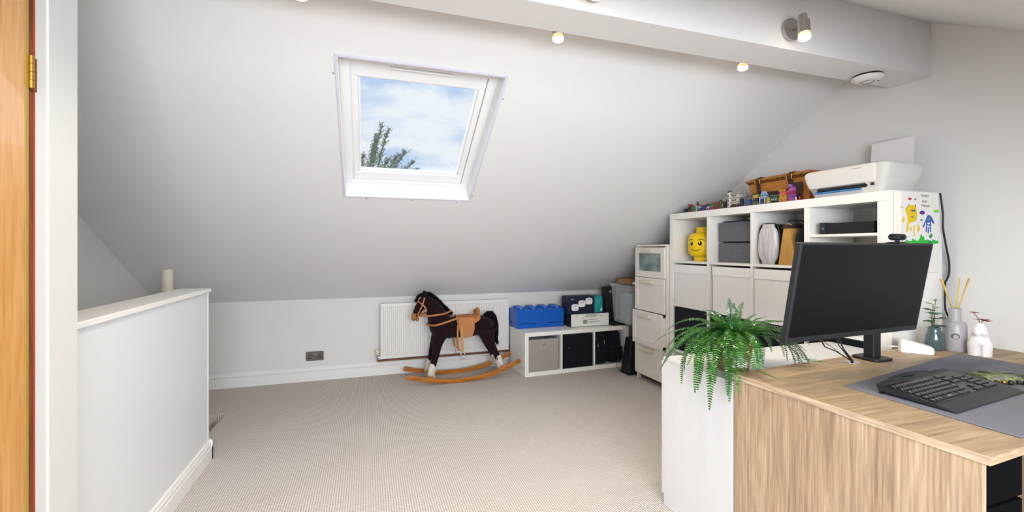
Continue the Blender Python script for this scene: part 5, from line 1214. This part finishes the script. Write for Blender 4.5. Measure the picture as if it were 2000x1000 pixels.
# body via skin modifier
vs = []; es = []; rad = []
def node(x, y, z, r, par=None, ry=None):
    vs.append(V3(x, y, z)); rad.append((r * 1.16, (ry or r) * 1.10))
    if par is not None: es.append((par, len(vs) - 1))
    return len(vs) - 1
CY = 4.085
mid = node(.85, CY, .470, .094)
fb = node(.745, CY, .475, .098, mid); ch = node(.655, CY, .480, .104, fb)
n1 = node(.635, CY, .560, .094, ch); n2 = node(.600, CY, .640, .078, n1); n3 = node(.550, CY, .712, .066, n2)
h1 = node(.505, CY, .735, .055, n3); h2 = node(.470, CY, .690, .045, h1); h3 = node(.437, CY, .635, .034, h2); h4 = node(.420, CY, .603, .026, h3)
hb = node(.965, CY, .482, .098, mid); rp = node(1.068, CY, .495, .106, hb); r2 = node(1.105, CY, .478, .090, rp)
for sy in (-1, 1):
    a = node(.640, CY + sy * .045, .415, .062, ch); b = node(.610, CY + sy * .065, .330, .040, a); c = node(.592 - .004 * sy, CY + sy * .080, .245, .031, b); d = node(.572, CY + sy * .090, .165, .026, c); e = node(.558, CY + sy * .095, .095, .024, d)
    a = node(1.085, CY + sy * .045, .425, .066, rp); b = node(1.105, CY + sy * .065, .335, .044, a); c = node(1.135, CY + sy * .080, .270, .032, b); d = node(1.175, CY + sy * .090, .200, .026, c); e = node(1.200, CY + sy * .095, .120, .024, d)
me = bpy.data.meshes.new('horse_body'); me.from_pydata(vs, es, []); me.update()
body = bpy.data.objects.new('horse_body', me); COL.objects.link(body)
sk = body.modifiers.new('skin', 'SKIN'); sk.use_smooth_shade = True
sv = me.skin_vertices[0].data
for i, (a, b) in enumerate(rad): sv[i].radius = (a, b); sv[i].use_root = (i == 0)
ss = body.modifiers.new('sub', 'SUBSURF'); ss.levels = 3; ss.render_levels = 3
me.materials.append(PLUSH)
dg = bpy.context.evaluated_depsgraph_get(); dg.update()
me2 = bpy.data.meshes.new_from_object(body.evaluated_get(dg)); bpy.data.objects.remove(body)
for v in me2.vertices:     # flatten the trunk a little across, lean
    if v.co.z > .36: v.co.y *= .92
body = bpy.data.objects.new('horse_body', me2); COL.objects.link(body); body.parent = rh
if not me2.materials: me2.materials.append(PLUSH)
for p in me2.polygons: p.use_smooth = True
tex = bpy.data.textures.new('plush', 'CLOUDS'); tex.noise_scale = .02
dm_ = body.modifiers.new('fur', 'DISPLACE'); dm_.texture = tex; dm_.strength = .006; dm_.mid_level = .5
# muzzle, ears, eyes
MZ = MB().ball(V3(.418, CY, .600), .030, .034, .028, n=20).ball(V3(.408, CY, .578), .018, .026, .024, n=16).ball(V3(.440, CY, .570), .016, .022, .022, n=16).build('muzzle', mat('tan_suede', '#a8743c', .8, var=.1, scale=90, bump=.05), rh, smooth=True)
MB().tube([V3(.402, CY - .028, .574), V3(.412, CY - .034, .572), V3(.432, CY - .026, .578)], .0025, 6).build('mouth_line', DLEATH, MZ)
for sy in (-1, 1):
    MB().ball(V3(.398, CY + sy * .014, .598), .006, .004, .005).build('nostril', DLEATH, MZ, smooth=True)
    MB().ball(V3(.463, CY + sy * .052, .715), .010, n=14).build('eye', SCREEN, rh, smooth=True)
    e_ = MB(); e_.lathe([(.020, 0), (.022, .015), (.016, .036), (.004, .056), (0, .058)], 12, sx=1, sy=.45, M=Matrix.Translation(V3(.512, CY + sy * .036, .770)) @ Matrix.Rotation(-sy * .2, 4, 'X') @ Matrix.Rotation(-.1, 4, 'Y')); e_.build('ear', PLUSH, rh, smooth=True)
# mane: many tufts along the neck crest
rr = random.Random(2)
def tufts(name, m, path, n, ln, wdt, dirf, spread=.02, parent=rh):
    mb_ = MB(); pts = [Vector(p) for p in path]
    for i in range(n):
        t = rr.random() * (len(pts) - 1); k = int(t); p = pts[k].lerp(pts[min(k + 1, len(pts) - 1)], t - k) + Vector((rr.uniform(-.3, .3), rr.uniform(-1, 1), rr.uniform(-.3, .3))) * spread
        d = (dirf(t / (len(pts) - 1), rr) + Vector((rr.uniform(-.35, .35), rr.uniform(-.35, .35), rr.uniform(-.3, .3)))).normalized(); L = ln * rr.uniform(.6, 1.15)
        mb_.tube([p, p + d * L * .5 + Vector((0, 0, -.002)), p + d * L + Vector((0, 0, -.12 * L))], [wdt, wdt * .8, .0004], 4, cap=False)
    return mb_.build(name, m, parent)
tufts('mane', MANE, [V3(.478, CY, .770), V3(.505, CY, .783), V3(.545, CY, .778), V3(.600, CY, .738), V3(.645, CY, .690), V3(.690, CY, .640), V3(.740, CY, .592)], 1300, .042, .0030, lambda t, r: Vector((.35 + .3 * t, 0, .9 - .3 * t)), .016)
tufts('forelock', MANE, [V3(.485, CY, .790), V3(.455, CY, .775), V3(.440, CY, .745)], 160, .032, .003, lambda t, r: Vector((-.6, 0, .3 - .8 * t)), .014)
tl = [V3(1.070, CY, .572), V3(1.105, CY, .592), V3(1.138, CY, .590), V3(1.160, CY, .555), V3(1.180, CY, .475), V3(1.188, CY, .395), V3(1.188, CY, .330)]
MB().tube(tl, [.016, .024, .028, .034, .034, .026, .008], 12).build('tail_core', MANE, rh, smooth=True)
tufts('tail', MANE, tl, 700, .055, .003, lambda t, r: Vector((.10 + .2 * (1 - t) * r.uniform(-1, 1), 0, -1 + 1.3 * max(0, .25 - t))), .030)
# white feathered feet
for sy in (-1, 1):
    for (x0, z0, x1, z1) in ((.571, .175, .548, .055), (1.178, .205, 1.212, .085)):
        y = CY + sy * .090
        MB().tube([V3(x0, y, z0), V3((x0 + x1) / 2, y + sy * .002, (z0 + z1) / 2), V3(x1, y + sy * .004, z1)], [.027, .033, .036], 14).build('foot', WFUR, rh, smooth=True)
        tufts('foot_fur', WFUR, [V3(x0, y, z0), V3((x0 + x1) / 2, y, (z0 + z1) / 2), V3(x1, y + sy * .004, z1 + .02)], 330, .060, .0026, lambda t, r: Vector((r.uniform(-.45, .45) + (x1 - x0) * 1.5, r.uniform(-.45, .45), -1)), .030)
# rockers
RKP = [(.325, .072), (.350, .064), (.45, .042), (.60, .0145), (.75, .0015), (.85, .001), (1.0, .015), (1.15, .046), (1.30, .100), (1.370, .129), (1.392, .140)]
def rocker(y):
    mb_ = MB(); rg = []
    # smooth the profile
    P = []
    for i in range(len(RKP) - 1):
        for k in range(4):
            t = k / 4; p0 = RKP[max(i - 1, 0)]; p1 = RKP[i]; p2 = RKP[i + 1]; p3 = RKP[min(i + 2, len(RKP) - 1)]
            f_ = lambda a, b, c, d: .5 * (2 * b + (c - a) * t + (2 * a - 5 * b + 4 * c - d) * t * t + (3 * b - a - 3 * c + d) * t ** 3)
            P.append((f_(p0[0], p1[0], p2[0], p3[0]), max(.0005, f_(p0[1], p1[1], p2[1], p3[1]))))
    P.append(RKP[-1]); n = len(P)
    for i, (x, z) in enumerate(P):
        e = min(i, n - 1 - i); h = .040 if e > 1 else (.034 if e == 1 else .022); dz = (.040 - h) / 2
        a = P[max(i - 1, 0)]; b = P[min(i + 1, n - 1)]; tg = Vector((b[0] - a[0], 0, b[1] - a[1])).normalized(); nn = Vector((-tg.z, 0, tg.x))
        c0 = Vector((x, 0, z)) + nn * dz; c1 = c0 + nn * h
        rg.append([mb_.b.verts.new(V3(q.x, y + s_, q.z)) for q, s_ in ((c0, -.013), (c0, .013), (c1, .013), (c1, -.013))])
    for a, b in zip(rg, rg[1:]):
        for q in range(4): mb_.b.faces.new([a[q], a[(q+1) % 4], b[(q+1) % 4], b[q]])
    mb_.b.faces.new(rg[0]); mb_.b.faces.new(rg[-1][::-1]); return mb_.build('rocker', ROCKW, rh, bevel=.004)
rocker(3.935); rocker(4.235)
for (x, z) in ((.545, .064), (1.215, .105)):
    MB().box(V3(x - .022, 0, 0).x, V3(x + .022, 0, 0).x, 3.935 - 4.08 - .010, 4.235 - 4.08 + .010, z, z + .014).build('cross_slat', ROCKW, rh, bevel=.003)
# saddle
mb_ = MB(); rg = []
sadX = [.785, .81, .85, .90, .95, .985, 1.015]
sadZ = [.588, .578, .572, .572, .578, .594, .618]
for x, z in zip(sadX, sadZ):
    row = []
    for k in range(13):
        a = -1.25 + 2.5 * k / 12; r_ = .098
        row.append(V3(x, CY + math.sin(a) * r_, z - (1 - math.cos(a)) * r_ * .95))
    rg.append(row)
bm_ = mb_.b; gv = [[bm_.verts.new(p) for p in row] for row in rg]
for a, b in zip(gv, gv[1:]):
    for q in range(12): bm_.faces.new([a[q], a[q+1], b[q+1], b[q]])
sd_ = mb_.build('saddle_seat', TAN, rh, smooth=True); so_ = sd_.modifiers.new('solid', 'SOLIDIFY'); so_.thickness = .010; so_.offset = 1; sd_.modifiers.new('sub', 'SUBSURF').render_levels = 2
MB().tube(MB.curve([V3(.990, CY - .058, .600), V3(1.000, CY - .040, .622), V3(1.004, CY, .632), V3(1.000, CY + .040, .622), V3(.990, CY + .058, .600)]), .019, 14).build('cantle', TAN, rh, smooth=True)
for sy in (-1, 1):
    # side flap, curved over the flank
    mb_ = MB(); out = [(.800, .575), (.803, .52), (.806, .47), (.815, .435), (.832, .410), (.855, .396), (.885, .392), (.912, .399), (.932, .417), (.944, .445), (.949, .485), (.950, .535), (.948, .58)]
    def fy(z): return CY + sy * (.112 - .25 * max(0, z - .53) ** 1.0)
    a = [mb_.b.verts.new(V3(x, fy(z), z)) for x, z in out]; b = [mb_.b.verts.new(V3(x, fy(z) + sy * .005, z)) for x, z in out]
    mb_.b.faces.new(a); mb_.b.faces.new(b[::-1])
    for i in range(len(out)): j = (i + 1) % len(out); mb_.b.faces.new([a[i], a[j], b[j], b[i]])
    fl = mb_.build('saddle_flap', TAN, rh)
    for z in (.425, .445): MB().ball(V3(.885, fy(z) + sy * .006, z), .005, .003, .005).build('stud', CHROME, fl, smooth=True)
    st_ = MB().strap([V3(.830, CY + sy * .120, .50), V3(.826, CY + sy * .121, .42), V3(.832, CY + sy * .118, .34), V3(.838, CY + sy * .112, .27)], .022, .004, (0, 1, 0)).build('stirrup_strap', mat('pale_tan_leather', '#c08a4a', .5, var=.1), rh)
    MB().tube([V3(.838, CY + sy * .112, .275), V3(.815, CY + sy * .112, .235), V3(.812, CY + sy * .112, .205), V3(.870, CY + sy * .112, .200), V3(.866, CY + sy * .112, .232), V3(.838, CY + sy * .112, .275)], .0035, 6).build('stirrup', CHROME, st_, smooth=True)
    MB().strap([V3(.795, CY + sy * .116, .52), V3(.790, CY + sy * .118, .43), V3(.795, CY + sy * .112, .34), V3(.805, CY + sy * .098, .275)], .016, .004, (0, 1, 0)).build('girth_strap', TAN, rh)
    MB().ball(V3(.800, CY + sy * .103, .30), .008, .003, .008).build('buckle', BRASS, rh, smooth=True)
    # breast strap and reins
    MB().strap([V3(.536, CY + sy * .035, .518), V3(.590, CY + sy * .104, .522), V3(.680, CY + sy * .116, .545), V3(.790, CY + sy * .104, .575)], .016, .004, (0, 1, 0)).build('breast_strap', TAN, rh)
    MB().strap([V3(.440, CY + sy * .034, .608), V3(.500, CY + sy * .080, .606), V3(.580, CY + sy * .106, .612), V3(.670, CY + sy * .098, .622), V3(.745, CY + sy * .055, .640)], .015, .004, (0, 1, 0)).build('rein', TAN, rh)
    # bridle
    MB().strap([V3(.440, CY + sy * .036, .608), V3(.455, CY + sy * .054, .650), V3(.480, CY + sy * .066, .705), V3(.500, CY + sy * .060, .770)], .012, .004, (0, 1, 0)).build('cheek_strap', TAN, rh)
    MB().strap([V3(.445, CY + sy * .010, .735), V3(.460, CY + sy * .056, .722), V3(.490, CY + sy * .068, .700), V3(.512, CY + sy * .076, .660), V3(.512, CY + sy * .070, .640)], .012, .004, (0, 1, 0)).build('brow_strap', TAN, rh)
    for (x, z) in ((.440, .608), (.484, .708), (.455, .655), (.470, .605)): MB().ball(V3(x, CY + sy * (.046 if x < .45 else .066), z), .006, .004, .006).build('rivet', COPPER, rh, smooth=True)
    MB().ball(V3(.432, CY + sy * .040, .608), .011, .004, .011).build('bit_ring', DLEATH, rh, smooth=True)
MB().strap([V3(.536, CY - .035, .518), V3(.526, CY, .517), V3(.536, CY + .035, .518)], .016, .004, (1, 0, 0)).build('breast_strap', TAN, rh)
MB().strap([V3(.432, CY - .040, .612), V3(.408, CY, .632), V3(.432, CY + .040, .612)], .012, .004, (1, 0, .3)).build('nose_strap', TAN, rh)
